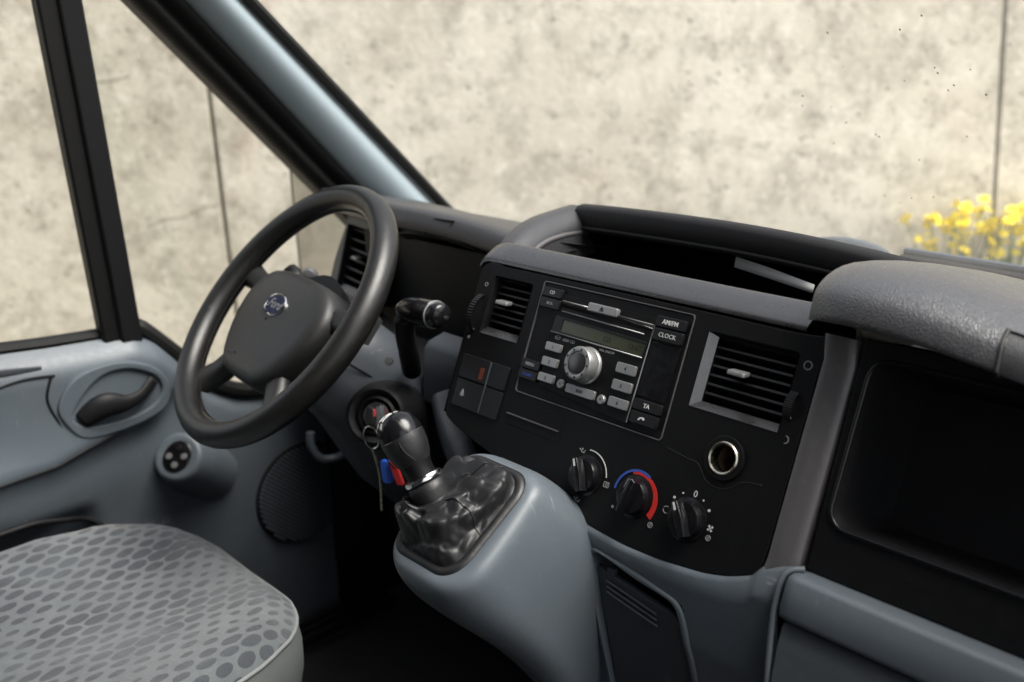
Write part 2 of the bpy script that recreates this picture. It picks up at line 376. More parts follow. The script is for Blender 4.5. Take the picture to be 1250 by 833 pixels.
# yellow flowering plant at the foot of the wall
plant = thing('flowering_plant', 'tall plant with clusters of bright yellow flowers against the concrete wall', 'plant', WF(1.72, GZ, .12))
fl_me = None
def flower_mesh():
    mb = MB(); n = 6
    for ring, (rad, tilt) in enumerate(((.021, .35), (.014, 1.0))):
        for k in range(n):
            a = 2*math.pi*(k+.5*ring)/n; e = Vector((math.cos(a), math.sin(a), 0)); s2 = Vector((-math.sin(a), math.cos(a), 0)); z = Vector((0, 0, math.sin(tilt)))
            tip = (e*math.cos(tilt)+z)*rad
            mb.add([(0, 0, 0), tip*.6+s2*rad*.42, tip, tip*.6-s2*rad*.42], [[0, 1, 2, 3]])
    mb.lathe([(.006, 0), (.007, .006), (.002, .010)], ID, 6)
    me = bpy.data.meshes.new('flower'); me.from_pydata([tuple(p) for p in mb.v], [], mb.f); me.materials.append(MATS['petal']); return me
fl_me = flower_mesh()
spots = []
for k in range(64):
    a = random.gauss(1.80, .17); z = random.gauss(.31, .085)
    if k < 20: a = random.uniform(1.42, 1.66); z = random.uniform(.20, .40)
    spots.append((min(2.15, max(1.42, a)), min(.42, max(.10, z)), .12+random.uniform(-.07, .07)))
roots = [(1.56, .12), (1.66, .10), (1.74, .15), (1.84, .12), (1.78, .17), (1.92, .10)]
for k, (a, d) in enumerate(roots):
    top = WF(a+random.uniform(-.06, .06), .22, d)
    mk('stalk', MB().tube(spline([WF(a, GZ, d), WF(a+.02, -.3, d), WF(a-.01, 0, d), top], 5, False), .006, 6), 'stem', plant)
for (a, z, d) in spots:
    ra, rd = min(roots, key=lambda q: abs(q[0]-a)); b0 = WF(ra+(a-ra)*.25, z-.22, rd); p = WF(a, z, d)
    mk('stalk', MB().tube(spline([b0, b0*.5+p*.5+Vector((0, 0, -.02)), p], 4, False), .0022, 5), 'stem', plant)
    for q in range(random.choice((2, 3, 4))):
        o = bpy.data.objects.new('flower', fl_me); COL.objects.link(o); o.parent = plant; o.matrix_parent_inverse = plant.matrix_world.inverted()
        o.location = p + Vector((random.uniform(-.028, .028), random.uniform(-.028, .028), random.uniform(-.03, .02)))
        o.rotation_euler = (random.uniform(-.9, .9), random.uniform(-.9, .9), random.uniform(0, 6)); o.scale = [random.uniform(.8, 1.25)]*3
lf = MB()
for k in range(260):
    a, d = random.choice(roots); z = random.uniform(-.55, .16); p = WF(a+random.gauss(0, .06), z, d+random.gauss(0, .05))
    dr = Vector((random.uniform(-1, 1), random.uniform(-1, 1), random.uniform(-.2, .7))).normalized(); sd2 = dr.cross(Vector((0, 0, 1))).normalized()*.009; L = random.uniform(.04, .09)
    lf.add([p, p+dr*L*.5+sd2, p+dr*L+Vector((0, 0, -.012)), p+dr*L*.5-sd2], [[0, 1, 2, 3]])
mk('foliage', lf, 'leaf', plant, kind='stuff')

# ================================================================== VAN SHELL
van = thing('van_cab', 'parked van cab shell with pale grey windscreen pillar, roof and floor', 'van', (0, 0, 0))
def ws(x, z): return Vector((x, .458+.15*(1-(x/.78)**2)-1.018*(z-.738), z))     # windscreen surface
wr = [[ws(-.80+1.6*i/24, .655+.845*j/16) for i in range(25)] for j in range(17)]
mk('windscreen', MB().rows(wr), 'windscreen_glass', van)
for x0 in (-.815, .815):
    s = -1 if x0 < 0 else 1
    yl = lambda z: .184-.9375*(z-.828)
    zs = [.60, .66, .72, .80, .9, 1.0, 1.1, 1.2, 1.3, 1.4, 1.52]
    rows = []; rows2 = []
    for z in zs:
        lean = (z-.64)*.075; Y = yl(z); yr = .458-1.018*(z-.738)-.012
        X = lambda q: s*(q-lean)
        rows2.append([Vector(p) for p in ((X(.905), Y-.01, z), (X(.875), Y+.002, z), (X(.862), Y-.004, z), (X(.848), Y+.006, z), (X(.842), Y+.018, z), (X(.842), Y+.030, z), (X(.850), Y+.036, z), (X(.842), Y+.042, z), (X(.832), Y+.052, z), (X(.830), Y+.066, z), (X(.835), Y+.08, z), (X(.90), Y+.10, z))])
        w0, w1 = Y+.068, yr
        rows.append([Vector(p) for p in ((X(.86), w0-.004, z), (X(.828), w0, z), (X(.812), w0+.010, z), (X(.800), w0+(w1-w0)*.30, z), (X(.793), w0+(w1-w0)*.5, z), (X(.793), w0+(w1-w0)*.7, z), (X(.800), w0+(w1-w0)*.9, z), (X(.812), w1+.006, z), (X(.85), w1+.012, z), (X(.90), w0+.04, z))])
    if s < 0:
        mk('pillar_trim', MB().rows(rows, cu=True, cap=True), 'trim_light', van, angle=50, sub=1)
        mk('door_seal', MB().rows(rows2, cu=True, cap=True), 'rubber', van, angle=50, sub=1)
    else:
        mk('pillar_trim', MB().rows(rows, cu=True, cap=True), 'trim_light', van, angle=50)
    path = [Vector((s*(.797-(z-.64)*.075), .458-1.018*(z-.738)-.006, z)) for z in zs]
    mk('windscreen_seal', MB().tube(path, .010, 8), 'rubber', van)
# roof, header, bulkhead, sides, floor
rf = [[Vector((x, y, 1.50+.04*(1-(x/.8)**2))) for x in np.linspace(-.84, .84, 13)] for y in np.linspace(-.40, -1.45, 8)]
mk('roof_lining', MB().rows(rf), 'headliner', van, solid=.03)
mk('header_rail', MB().tube([ws(x, 1.485)+Vector((0, -.03, .02)) for x in np.linspace(-.82, .82, 9)], .035, 10), 'headliner', van)
mk('bulkhead', MB().box((0, -1.47, .72), (1.78, .04, 1.60)), 'bulkhead_trim', van, bevel=.01)
mk('cab_floor', MB().box((0, -.42, -.03), (1.84, 2.05, .05)), 'floor_mat', van, bevel=.005)
mk('firewall', MB().rows([[(x, .62, .64), (x, .60, .3), (x, .50, .08), (x, .34, -.004)] for x in (-.86, .86)]), 'floor_mat', van, solid=.02)
for k in range(3):
    mk('door_sill_ridge', MB().box((-.80+.022*k, -.35, .0+.02), (.010, 1.15, .022)), 'rubber', van, bevel=.003)
mk('footwell_side', MB().rows([[(-.835, y, z) for y in np.linspace(.16, .62, 5)] for z in np.linspace(-.02, .62, 5)]), 'black_soft', van, solid=.02)
mk('cowl', MB().rows([[ws(x, .652)+Vector((0, .0, -.005)) + Vector((0, dy, dz)) for x in np.linspace(-.82, .82, 15)] for dy, dz in ((0, 0), (.06, -.02), (.12, -.05))]), 'black_soft', van, solid=.008)
mk('bonnet', MB().rows([[Vector((x, y+.12*(1-(x/.9)**2), z)) for x in np.linspace(-.9, .9, 13)] for y, z in ((.62, .575), (.80, .50), (1.0, .40), (1.2, .24), (1.32, .02), (1.36, -.3))]), 'body_paint', van, solid=.01, angle=60)
for s in (-1, 1):
    mk('wing_panel', MB().rows([[(s*.97, y, z) for y in (.30, .6, .9, 1.2, 1.32)] for z in (-.35, .0, .3, .42)]), 'body_paint', van, solid=.01)
    mk('rear_pillar', MB().box((s*.90, -1.22, .45), (.10, .44, 2.1)), 'body_paint', van, bevel=.02)
    mk('body_side', MB().box((s*.955, -.4, -.2), (.03, 1.6, .34)), 'body_paint', van, bevel=.008)
# wiper outside the glass
wip = empty('windscreen_wiper', (0, .66, .74), van)
wpath = [ws(x, z)+Vector((0, .020, .014)) for x, z in ((.0, .716), (.08, .716), (.20, .716), (.34, .716), (.52, .716))]
mk('blade', MB().tube(wpath, .010, 8, flat=.7), 'rubber', wip)
mk('arm', MB().tube([p+Vector((0, .012, .012)) for p in spline(wpath[:4], 3, False)], .006, 8), 'wet_grey', wip)
mk('pivot_cover', MB().tube([ws(x, z)+Vector((0, .03, .02)) for x, z in ((-.16, .716), (-.11, .723), (-.06, .720), (-.02, .714))], [.004, .012, .013, .006], 10), 'wet_grey', wip, sub=1)
# specks on the glass
sp = MB()
for k in range(46):
    x = random.uniform(-.02, .22) if k < 34 else random.uniform(-.5, .3); z = random.uniform(.80, 1.08)
    p = ws(x, z); r = random.uniform(.0004, .0010); a = random.uniform(0, 3); nn = Vector((0, -.70, -.71))
    e1 = Vector((1, 0, 0)); e2 = nn.cross(e1)
    sp.lathe([(r, 0), (r*.7, r*.4), (r*.1, r*.5)], lambda a1, b1, c1: p + e1*a1*1.0 + e2*b1*1.6 + nn*(c1+.0005), 7)
mk('glass_specks', sp, 'grey_dark', van, kind='stuff')

# ================================================================== DRIVER DOOR
door = thing('driver_door', 'blue-grey driver door with dark handle recess, speaker grille and split side window', 'door', (-.85, -.4, 0))
SILL = [(-1.05, .70), (-.75, .685), (-.358, .649), (-.29, .642), (-.204, .636), (-.165, .636), (-.133, .622), (-.098, .582), (-.055, .527), (.001, .489), (.063, .474), (.12, .478), (.24, .49)]
sy = [p[0] for p in SILL]; sz = [p[1] for p in SILL]
def sill(y): return float(np.interp(y, sy, sz))
CY = [-1.05, -.39, -.319, -.273, -.20, -.128, -.06, .24]; CZ = [.47, .474, .474, .484, .500, .532, .58, .70]
def relief(y, z):
    s = sill(y); d = s-z; x = 0
    x -= .030*max(0, 1-d/.045)**2                              # roll-over to the window
    cz = float(np.interp(y, CY, CZ)); fade = min(1, max(0, (.0-y)/.12))
    t = (cz-z)/.05; x += fade*(.022 if t < 0 else .022*max(0, 1-t)**2 if t < 1 else 0)     # shoulder above the armrest crease
    a = math.exp(-((y+.60)/.28)**2)*math.exp(-((z-.43)/.07)**2); x += .05*a          # armrest bulge
    b2 = max(0, min(1, (.385-z)/.03)) * max(0, min(1, (-.26-y)/.03)); x -= .02*b2     # pocket recess
    q = (y+.10)**2/.010+(z-.385)**2/.012; x += .010*math.exp(-q)                       # swelling under the mirror control
    return x
ys = np.concatenate([np.linspace(-1.05, -.42, 12), np.linspace(-.40, .24, 72)])
def doorpt(y, t):
    s = sill(y); z = -.03+(s+.03)*t; return Vector((-.85+relief(y, z), y, z))
ts = np.linspace(0, 1, 64)
mk('door_card', MB().rows([[doorpt(y, t) for y in ys] for t in ts]), 'grey_door', door, angle=180)
mk('door_skin', MB().rows([[Vector((-.955+.02*abs(z-.2), y, z)) for y in (-1.05, -.5, 0, .25)] for z in (-.3, .1, .46)]), 'body_paint', door, solid=.01)
mk('sill_seal', MB().tube(spline([(-.872, y, sill(y)+.004) for y in (-1.0, -.75, -.5, -.358, -.29, -.21, -.165, -.133, -.098, -.055, .001, .063, .12, .22)], 4, False), .011, 8), 'rubber', door)
mk('outer_waist_rail', MB().tube([(-.90, y, sill(y)-.012) for y in np.linspace(-1.0, .22, 30)], .016, 8), 'rubber', door)
mk('window_rubber', MB().tube(spline([(-.866, -.175, .640), (-.862, -.150, .642), (-.860, -.120, .612), (-.860, -.085, .572), (-.860, -.045, .525), (-.860, .005, .492), (-.860, .065, .480), (-.86, .14, .486)], 5, False), .014, 10), 'rubber', door)
bar = MB()
for (y0, y1, xo) in ((-.232, -.200, 0), (-.206, -.172, .006)):
    bar = MB(); bar.rows([[Vector((-.878+xo+lx, y0+dy, z)), Vector((-.852+xo+lx, y0+dy, z)), Vector((-.852+xo+lx, y1+dy, z)), Vector((-.878+xo+lx, y1+dy, z))] for z, lx, dy in ((.62, 0, .012+.012), (1.48, .070, -.022))], cu=True, cap=True)
    mk('window_bar', bar, 'rubber' if xo == 0 else 'black_soft', door, bevel=.004)
mk('upper_window_frame', MB().tube([(-.80, y, 1.47) for y in (-1.05, -.5, -.38)], .025, 8), 'rubber', door)
mk('rear_window_frame', MB().tube([(-.872, -1.03, .66), (-.80, -1.03, 1.47)], .028, 8), 'rubber', door)
mk('side_glass', MB().rows([[Vector((-.872+lx, -1.02, z)), Vector((-.872+lx, -.205, z))] for z, lx in ((.60, 0), (1.47, .068))]), 'glass', door)
qg = [(-.20, .62), (-.10, .57), (.0, .47), (.2, .46), (.25, .76), (-.30, 1.35), (-.225, 1.35)]
mk('quarter_glass', MB().add([(-.868+(z-.6)*.079, y, z) for y, z in qg], [list(range(len(qg)))]), 'glass', door)
# handle
DF = lambda off: frame((-.85+off, 0, 0), (0, 1, 0), (0, 0, 1), (1, 0, 0))
bez = spline([(-.300, .560), (-.268, .598), (-.205, .606), (-.150, .585), (-.128, .550), (-.136, .515), (-.175, .499), (-.235, .494), (-.272, .500), (-.292, .525)], 5)
bowl = spline([(-.283, .540), (-.240, .585), (-.195, .592), (-.152, .572), (-.140, .545), (-.158, .522), (-.200, .512), (-.258, .516)], 5)
hb = plate('handle_bezel', [bez, bowl], .016, .029, DF(0), 'grey_door', door, bev=.003)
bc = np.mean(np.array(bowl), axis=0)
mk('bowl', MB().rows([[DF(0)(bc[0]+(a-bc[0])*k, bc[1]+(b2-bc[1])*k, w) for a, b2 in bowl] for k, w in ((1.02, .026), (.98, .010), (.85, -.004), (.5, -.008), (.05, -.008))], cu=True), 'black_soft', hb)
lv = [Vector(p) for p in spline([(-.825, -.270, .527), (-.815, -.238, .545), (-.812, -.205, .541), (-.814, -.178, .546), (-.822, -.152, .563)], 5, False)]
mk('lever', MB().tube(lv, [.010+.010*math.exp(-((i-5)/5)**2) for i in range(len(lv))], 10, flat=.5, side=Vector((0, 0, 1))), 'black_soft', hb, angle=180)
# armrest pull panel seams
mk('panel_seam', MB().tube(spline([(-.8285, -.295, .607), (-.8285, -.34, .612), (-.829, -.40, .606), (-.829, -.50, .606)], 6, False), .0020, 6), 'rubber', door)
mk('panel_seam', MB().tube(spline([(-.8275, -.30, .609), (-.8275, -.312, .575), (-.8275, -.303, .535), (-.8275, -.288, .492)], 6, False), .0022, 6), 'rubber', door)
mk('panel_seam', MB().tube([Vector((-.8485+relief(y, z-.004), y, z-.004)) for y, z in [(y, float(np.interp(y, CY, CZ))) for y in np.linspace(-.60, -.13, 50)]], .0020, 6), 'rubber', door)
lk = MB().tube([(-.834, -.41, .636), (-.8325, -.36, .6285), (-.834, -.31, .622)], [.003, .006, .003], 8, flat=.5)
mk('lock_slide', lk, 'grey_dark', door)
# mirror control pod
pod = MB(); ax = Vector((.55, -.60, .58)).normalized(); e1 = Vector((0, .6, .8)); e1 = (e1-ax*e1.dot(ax)).normalized(); e2 = ax.cross(e1)
pc = Vector((-.850, -.092, .384))
PF = lambda a, b2, c: pc + e1*a + e2*b2 + ax*c
pod.lathe([(.056, -.050), (.052, .0), (.047, .040), (.042, .070), (.038, .0765), (.034, .0780), (.030, .0775)], PF, 28)
po = mk('mirror_control', pod, 'grey_door', door, angle=50)
mk('pad', MB().lathe([(.027, .075), (.027, .0790), (.024, .0805), (.001, .0805)], lambda a, b2, c: PF(a*1.0, b2*.85, c), 24), 'black_gloss', po)
for a in (0, 90, 180, 270):
    mk('arrow_button', MB().lathe([(.0058, .080), (.0052, .0825), (.001, .083)], lambda x, y, c, a=a: PF(x+.0145*math.cos(R(a+20)), y+.0125*math.sin(R(a+20)), c), 10), 'silver_button' if a else 'button', po)
# speaker grille
gc = (.105, .262); gr = .098
sg = plate('speaker_grille', [circle(*gc, gr, 40)], .0005, .004, DF(0), 'black_soft', door, bev=.001)
for k in range(-13, 14):
    o2 = k*.0070; hl = math.sqrt(max(0, (gr-.006)**2-o2*o2)); a = R(-42); d1 = (math.cos(a), math.sin(a)); d2 = (-d1[1], d1[0])
    p = [(gc[0]+d2[0]*(o2+w)+d1[0]*s*hl, gc[1]+d2[1]*(o2+w)+d1[1]*s*hl) for s, w in ((-1, -.0019), (1, -.0019), (1, .0019), (-1, .0019))]
    mk('slat', MB().prism(p, DF(0), .003, .0100), 'grey_door', sg)
mk('pocket_lip', MB().tube([Vector((-.848+relief(y, z+.012), y, z)) for y, z in spline([(-.98, .392), (-.6, .396), (-.404, .392), (-.335, .380), (-.275, .352), (-.25, .320)], 8, False)], .0045, 8), 'black_soft', door, angle=180)
# wing mirror
wm = empty('wing_mirror', (-.98, .33, .7), door)
mo = rrect(-1.128, .555, -.895, .822, .035)
MF = frame((0, .315, 0), (1, 0, -.02), (0, 0, 1), (0, -1, 0))
mk('housing', MB().rows([[MF(-1.01+(x+1.01)*k, .69+(z-.69)*k, h) for x, z in mo] for k, h in ((1.0, .006), (1.03, -.01), (1.0, -.06), (.8, -.10), (.3, -.115))], cu=True, cap=True), 'rubber', wm, angle=60)
plate('mirror_glass', [[(-1.01+(x+1.01)*.90, .69+(z-.69)*.93) for x, z in mo]], .006, .009, MF, 'mirror_glass', wm)
mk('arm', MB().tube([(-.90, .36, .60), (-.86, .30, .50)], .022, 10), 'rubber', wm)

pd = thing('unseen_passenger_door', 'unseen passenger door, added closed to cut side light, with blue-grey lining and side window', 'door', (.85, -.4, 0))  # out of view; added closed to reduce light entering from this side
mk('door_card', MB().rows([[Vector((.85-relief(y, z)*.6, y, z)) for y in np.linspace(-1.05, .24, 30)] for z in np.linspace(-.03, .62, 20)]), 'grey_door', pd, solid=.02, angle=180)
mk('door_skin', MB().rows([[Vector((.955-.02*abs(z-.2), y, z)) for y in (-1.05, -.5, 0, .25)] for z in (-.3, .1, .60)]), 'body_paint', pd, solid=.01)
mk('window_frame', MB().tube([(.872, -1.03, .62), (.80, -1.03, 1.47), (.80, -.40, 1.47), (.85, .20, .84), (.872, .22, .62)], .026, 8, closed=True), 'rubber', pd)
mk('side_glass', MB().rows([[Vector((.872, -1.02, .60)), Vector((.872, .20, .60))], [Vector((.800, -1.02, 1.47)), Vector((.800, -.42, 1.47))]]), 'glass', pd)

# ================================================================== DASHBOARD
dash = thing('dashboard', 'dark grey and blue-grey van dashboard with vents, tray, heater knobs and open bin', 'dashboard', (0, .1, .3))
mk('light_block_core', MB().prism([(.16, .775), (.48, .66), (.48, .15), (.19, .15), (.16, .3)], lambda y, z, x: Vector((x, y, z)), -.66, .775), 'black_soft', dash)  # inner box added behind the dashboard parts to block light
# centre fascia with holes for vents and radio
fo = spline([(-.219, .040), (-.214, .0655), (-.18, .068), (0, .068), (.2, .067), (.2345, .066), (.2365, .03), (.2365, -.07), (.2355, -.138), (.228, -.152), (.205, -.162), (.181, -.168), (.13, -.174), (.083, -.175), (.04, -.172), (.0, -.167), (-.09, -.150), (-.170, -.134), (-.206, -.124), (-.215, -.112), (-.217, -.07)], 3)
vL = rrect(-.193, -.0145, -.129, .0545, .004); vR = rrect(.1165, -.0245, .2145, .0495, .004); rad = rrect(-.1125, -.0665, .0965, .0625, .004)
fas = plate('centre_fascia', [fo, vL, vR, rad, circle(.170, -.062, .0160, 28)], -.006, .001, FA, 'black', dash, bev=.001)
# silver surround: rolls over the top edge into the tray and runs down the right side
path = [(-.222, .058), (-.219, .066), (-.212, .069)] + [(u, .0695) for u in np.linspace(-.19, .215, 22)] + [(.228, .068), (.2365, .060)] + [(.238, v) for v in np.linspace(.05, -.13, 12)] + [(.2372, -.140)]
TOPP = [(0, -.003), (.0006, .0012), (.0025, .0018), (.006, .0005), (.012, -.004), (.020, -.0115), (.0275, -.0195), (.0295, -.023), (.0290, -.027), (.022, -.040)]
SIDE = [(0, -.003), (.0006, .0015), (.004, .0025), (.012, .002), (.020, .000), (.027, -.002), (.0295, -.005), (.0305, -.02), (.0305, -.05)]
def band(seg, prof): return [[FA(u+nx*d, v+ny*d, w) for d, w in prof] for (u, v, nx, ny) in seg]
top = [(u, v, 0, 1) for u, v in path[2:25]] ; top = [(-.2215, .060, -.5, .85), (-.219, .066, -.25, .97)] + top
mk('silver_band', MB().rows(band(top, TOPP)), 'silver', dash, angle=60)
sd3 = [(.233, .072, 1, 0), (.235, .062, 1, 0)] + [(.238, v, 1, -.05) for v in np.linspace(.05, -.132, 12)] + [(.2365, -.1445, 1, .6)]
mk('side_band', MB().rows(band(sd3, SIDE)), 'silver_dark', dash, angle=60)
# ---- air vents
def vent(u0, v0, u1, v1, FR, n, lab, silver_sides, tab_u, dark='black', inset=.012):
    cav = MB(); ol = rrect(u0, v0, u1, v1, .003, 3)
    cav.rows([[FR(x, y, w) for x, y in ol] for w in (-.0035, -.055)], cu=True); cav.add([FR(x, y, -.055) for x, y in ol], [list(range(len(ol)))])
    vt = mk('air_vent', cav, 'black', dash)
    iu0, iu1, iv0, iv1 = u0+silver_sides[0], u1-silver_sides[1], v0+silver_sides[2], v1-silver_sides[3]
    # sloping frame strips: left, right, bottom, top
    corners_o = [(u0, v0), (u1, v0), (u1, v1), (u0, v1)]; corners_i = [(iu0, iv0), (iu1, iv0), (iu1, iv1), (iu0, iv1)]
    for name, a, b2, t in (('frame_side', 3, 0, silver_sides[0]), ('frame_side', 1, 2, silver_sides[1]), ('frame_sill', 0, 1, silver_sides[2]), ('frame_head', 2, 3, silver_sides[3])):
        sm = 'silver' if t > .005 else dark
        pa, pb, qa, qb = corners_o[a], corners_o[b2], corners_i[a], corners_i[b2]
        mk(name, MB().rows([[FR(*pa, .0016), FR(*pb, .0016)], [FR(*qa, -.0060), FR(*qb, -.0060)], [FR(*qa, -.03), FR(*qb, -.03)]]), sm, vt, angle=40)
    for k in range(n):
        vv = iv0+(iv1-iv0)*(k+.5)/n; a = R(-24); ca, sa = math.cos(a), math.sin(a)
        m2 = MB(); pr = [(-.0012, -.004), (.0012, -.004), (.0016, -.016), (.0006, -.026), (-.0006, -.026), (-.0016, -.016)]
        pr = [(y*ca-(w+.015)*sa, y*sa+(w+.015)*ca-.015) for y, w in pr]
        bow = .0015
        m2.rows([[FR(u, vv+y, w-bow*((u-(iu0+iu1)/2)/(iu1-iu0)*2)**2) for y, w in pr] for u in np.linspace(iu0+.001, iu1-.001, 5)], cu=True, cap=True)
        mk('slat', m2, 'button', vt, angle=50)
    for k in range(5):
        uu = iu0+(iu1-iu0)*(k+.5)/5
        mk('vane', MB().rows([[FR(uu-.0007, y, w) for y, w in ((iv0, -.030), (iv1, -.030), (iv1, -.048), (iv0, -.048))], [FR(uu+.0007, y, w) for y, w in ((iv0, -.030), (iv1, -.030), (iv1, -.048), (iv0, -.048))]], cu=True, cap=True), 'black', vt)
    vm = iv0+(iv1-iv0)*.5+.003
    plate('tab', [rrect(tab_u-.010, -.006, tab_u+.010, .006, .003)], -.0022, .0022, lambda x, y, z: FR(x, vm+z-y*.25, .002+y), 'silver_button', vt, bev=.001)
    return vt
v1 = vent(-.193, -.0145, -.129, .0545, FA, 7, 'l', (.003, .002, .0085, .002), -.166)
v2 = vent(.1165, -.0245, .2145, .0495, FA, 7, 'r', (.0075, .0015, .0075, .003), .160)
VL = frame((-.668, .150, .722), (.985, -.17, 0), (.03, .30, .95))
v3 = vent(-.062, -.058, .062, .052, VL, 6, 'd', (.002, .002, .012, .002), -.005)
plate('vent_surround', [spline([(-.088, -.075), (-.092, -.02), (-.072, .05), (-.06, .068), (.06, .068), (.075, .05), (.075, -.06), (.06, -.082), (-.06, -.086)], 4), rrect(-.062, -.058, .062, .052, .003)], -.02, .001, VL, 'grey_dark', v3, bev=.003)
# thumbwheels and open/closed marks
for (u, va, vb, par) in ((.2205, -.013, .016, v2), (-.2065, -.017, .031, v1)):
    rr = (vb-va)/2; vm = (va+vb)/2
    prof = []
    tw = MB(); nn = 40
    tw.rows([[FA(u+x, vm+rr*1.15*math.cos(q), -rr*.62+rr*1.15*math.sin(q)*(1+.035*(i % 2))) for i, q in enumerate(np.linspace(.35, math.pi-.35, nn))] for x in (-.0042, -.0036, .0036, .0042)])
    mk('thumbwheel', tw, 'black_soft', par, angle=30)
    plate('wheel_mark', [rrect(u-.003, va+.0035, u+.003, va+.0050, .0006, 2)], .0003, .0012 if u > 0 else .001, FA, 'white_print', par)
plate('open_mark', [circle(.2255, .0405, .0042, 20), circle(.2255, .0405, .0034, 20)], .0009, .0014, FA, 'grey_print', v2)
plate('closed_mark', [arc_poly(.2235, -.0285, .0030, .0038, -90, 90, 10)], .0009, .0014, FA, 'grey_print', v2)
plate('closed_mark', [circle(-.2095, -.0235, .0018, 12)], .0009, .0014, FA, 'grey_print', v1)
plate('open_mark', [circle(-.2035, .0425, .0026, 16), circle(-.2035, .0425, .0019, 16)], .0009, .0014, FA, 'grey_print', v1)
# switch blanks left of the radio
for (a, b2, c, d) in ((-.2075, -.0715, -.1590, -.0435), (-.1570, -.0715, -.1275, -.0435), (-.2065, -.1060, -.1590, -.0735), (-.1570, -.1060, -.1275, -.0735)):
    sw = plate('switch_blank', [rrect(a, b2, c, d, .002)], .0005, .0035, FA, 'button', dash, bev=.0008)
    if a < -.2 and b2 > -.08: plate('indicator', [rrect(-.172, -.0675, -.166, -.0535, .001)], .0033, .0042, FA, 'orange_print', sw)
    if a < -.2 and b2 < -.08: plate('symbol', [spline([(-.195, -.092), (-.192, -.084), (-.189, -.092)], 2), ], .0033, .0039, FA, 'grey_print', sw)
plate('switch_edge', [rrect(-.1585, -.105, -.1572, -.045, .0005, 2)], .0005, .0042, FA, 'grey_dark', dash)
sl2 = plate('card_slot_cover', [rrect(-.1150, -.1045, -.030, -.0750, .002)], .0005, .0014, FA, 'black', dash, bev=.0004)
plate('slot_lip', [rrect(-.1140, -.0932, -.0335, -.0918, .0006, 2)], .001, .0034, FA, 'silver_dark', sl2)
# ---- lighter socket
ls = plate('lighter_socket', [circle(.170, -.062, .0215, 32), circle(.170, -.062, .0158, 32)], .0005, .0040, FA, 'black', dash, bev=.0012)
mk('metal_ring', MB().lathe([(.0158, -.002), (.0158, .0046), (.0147, .0056), (.0132, .0046), (.0128, -.010), (.0125, -.04)], lambda a, b2, c: FA(.170+a, -.062+b2, c), 36, cap=False), 'brass', ls)
mk('well', MB().lathe([(.0124, -.008), (.0124, -.045), (.001, -.045)], lambda a, b2, c: FA(.170+a, -.062+b2, c), 24, cap=False), 'plug_dirt', ls)
mk('centre_contact', MB().lathe([(.0045, -.045), (.0045, -.034), (.001, -.032)], lambda a, b2, c: FA(.170+a, -.062+b2, c), 12), 'brass', ls)
for pts in ([(.106, -.0705), (.13, -.0735), (.142, -.0745), (.148, -.079), (.157, -.088), (.171, -.0905), (.184, -.0865), (.192, -.079), (.200, -.0760), (.214, -.0745)],):
    mk('ledge', MB().tube([FA(u, v, .0004) for u, v in spline(pts, 5, False)], .0010, 8), 'black_soft', dash, angle=180)
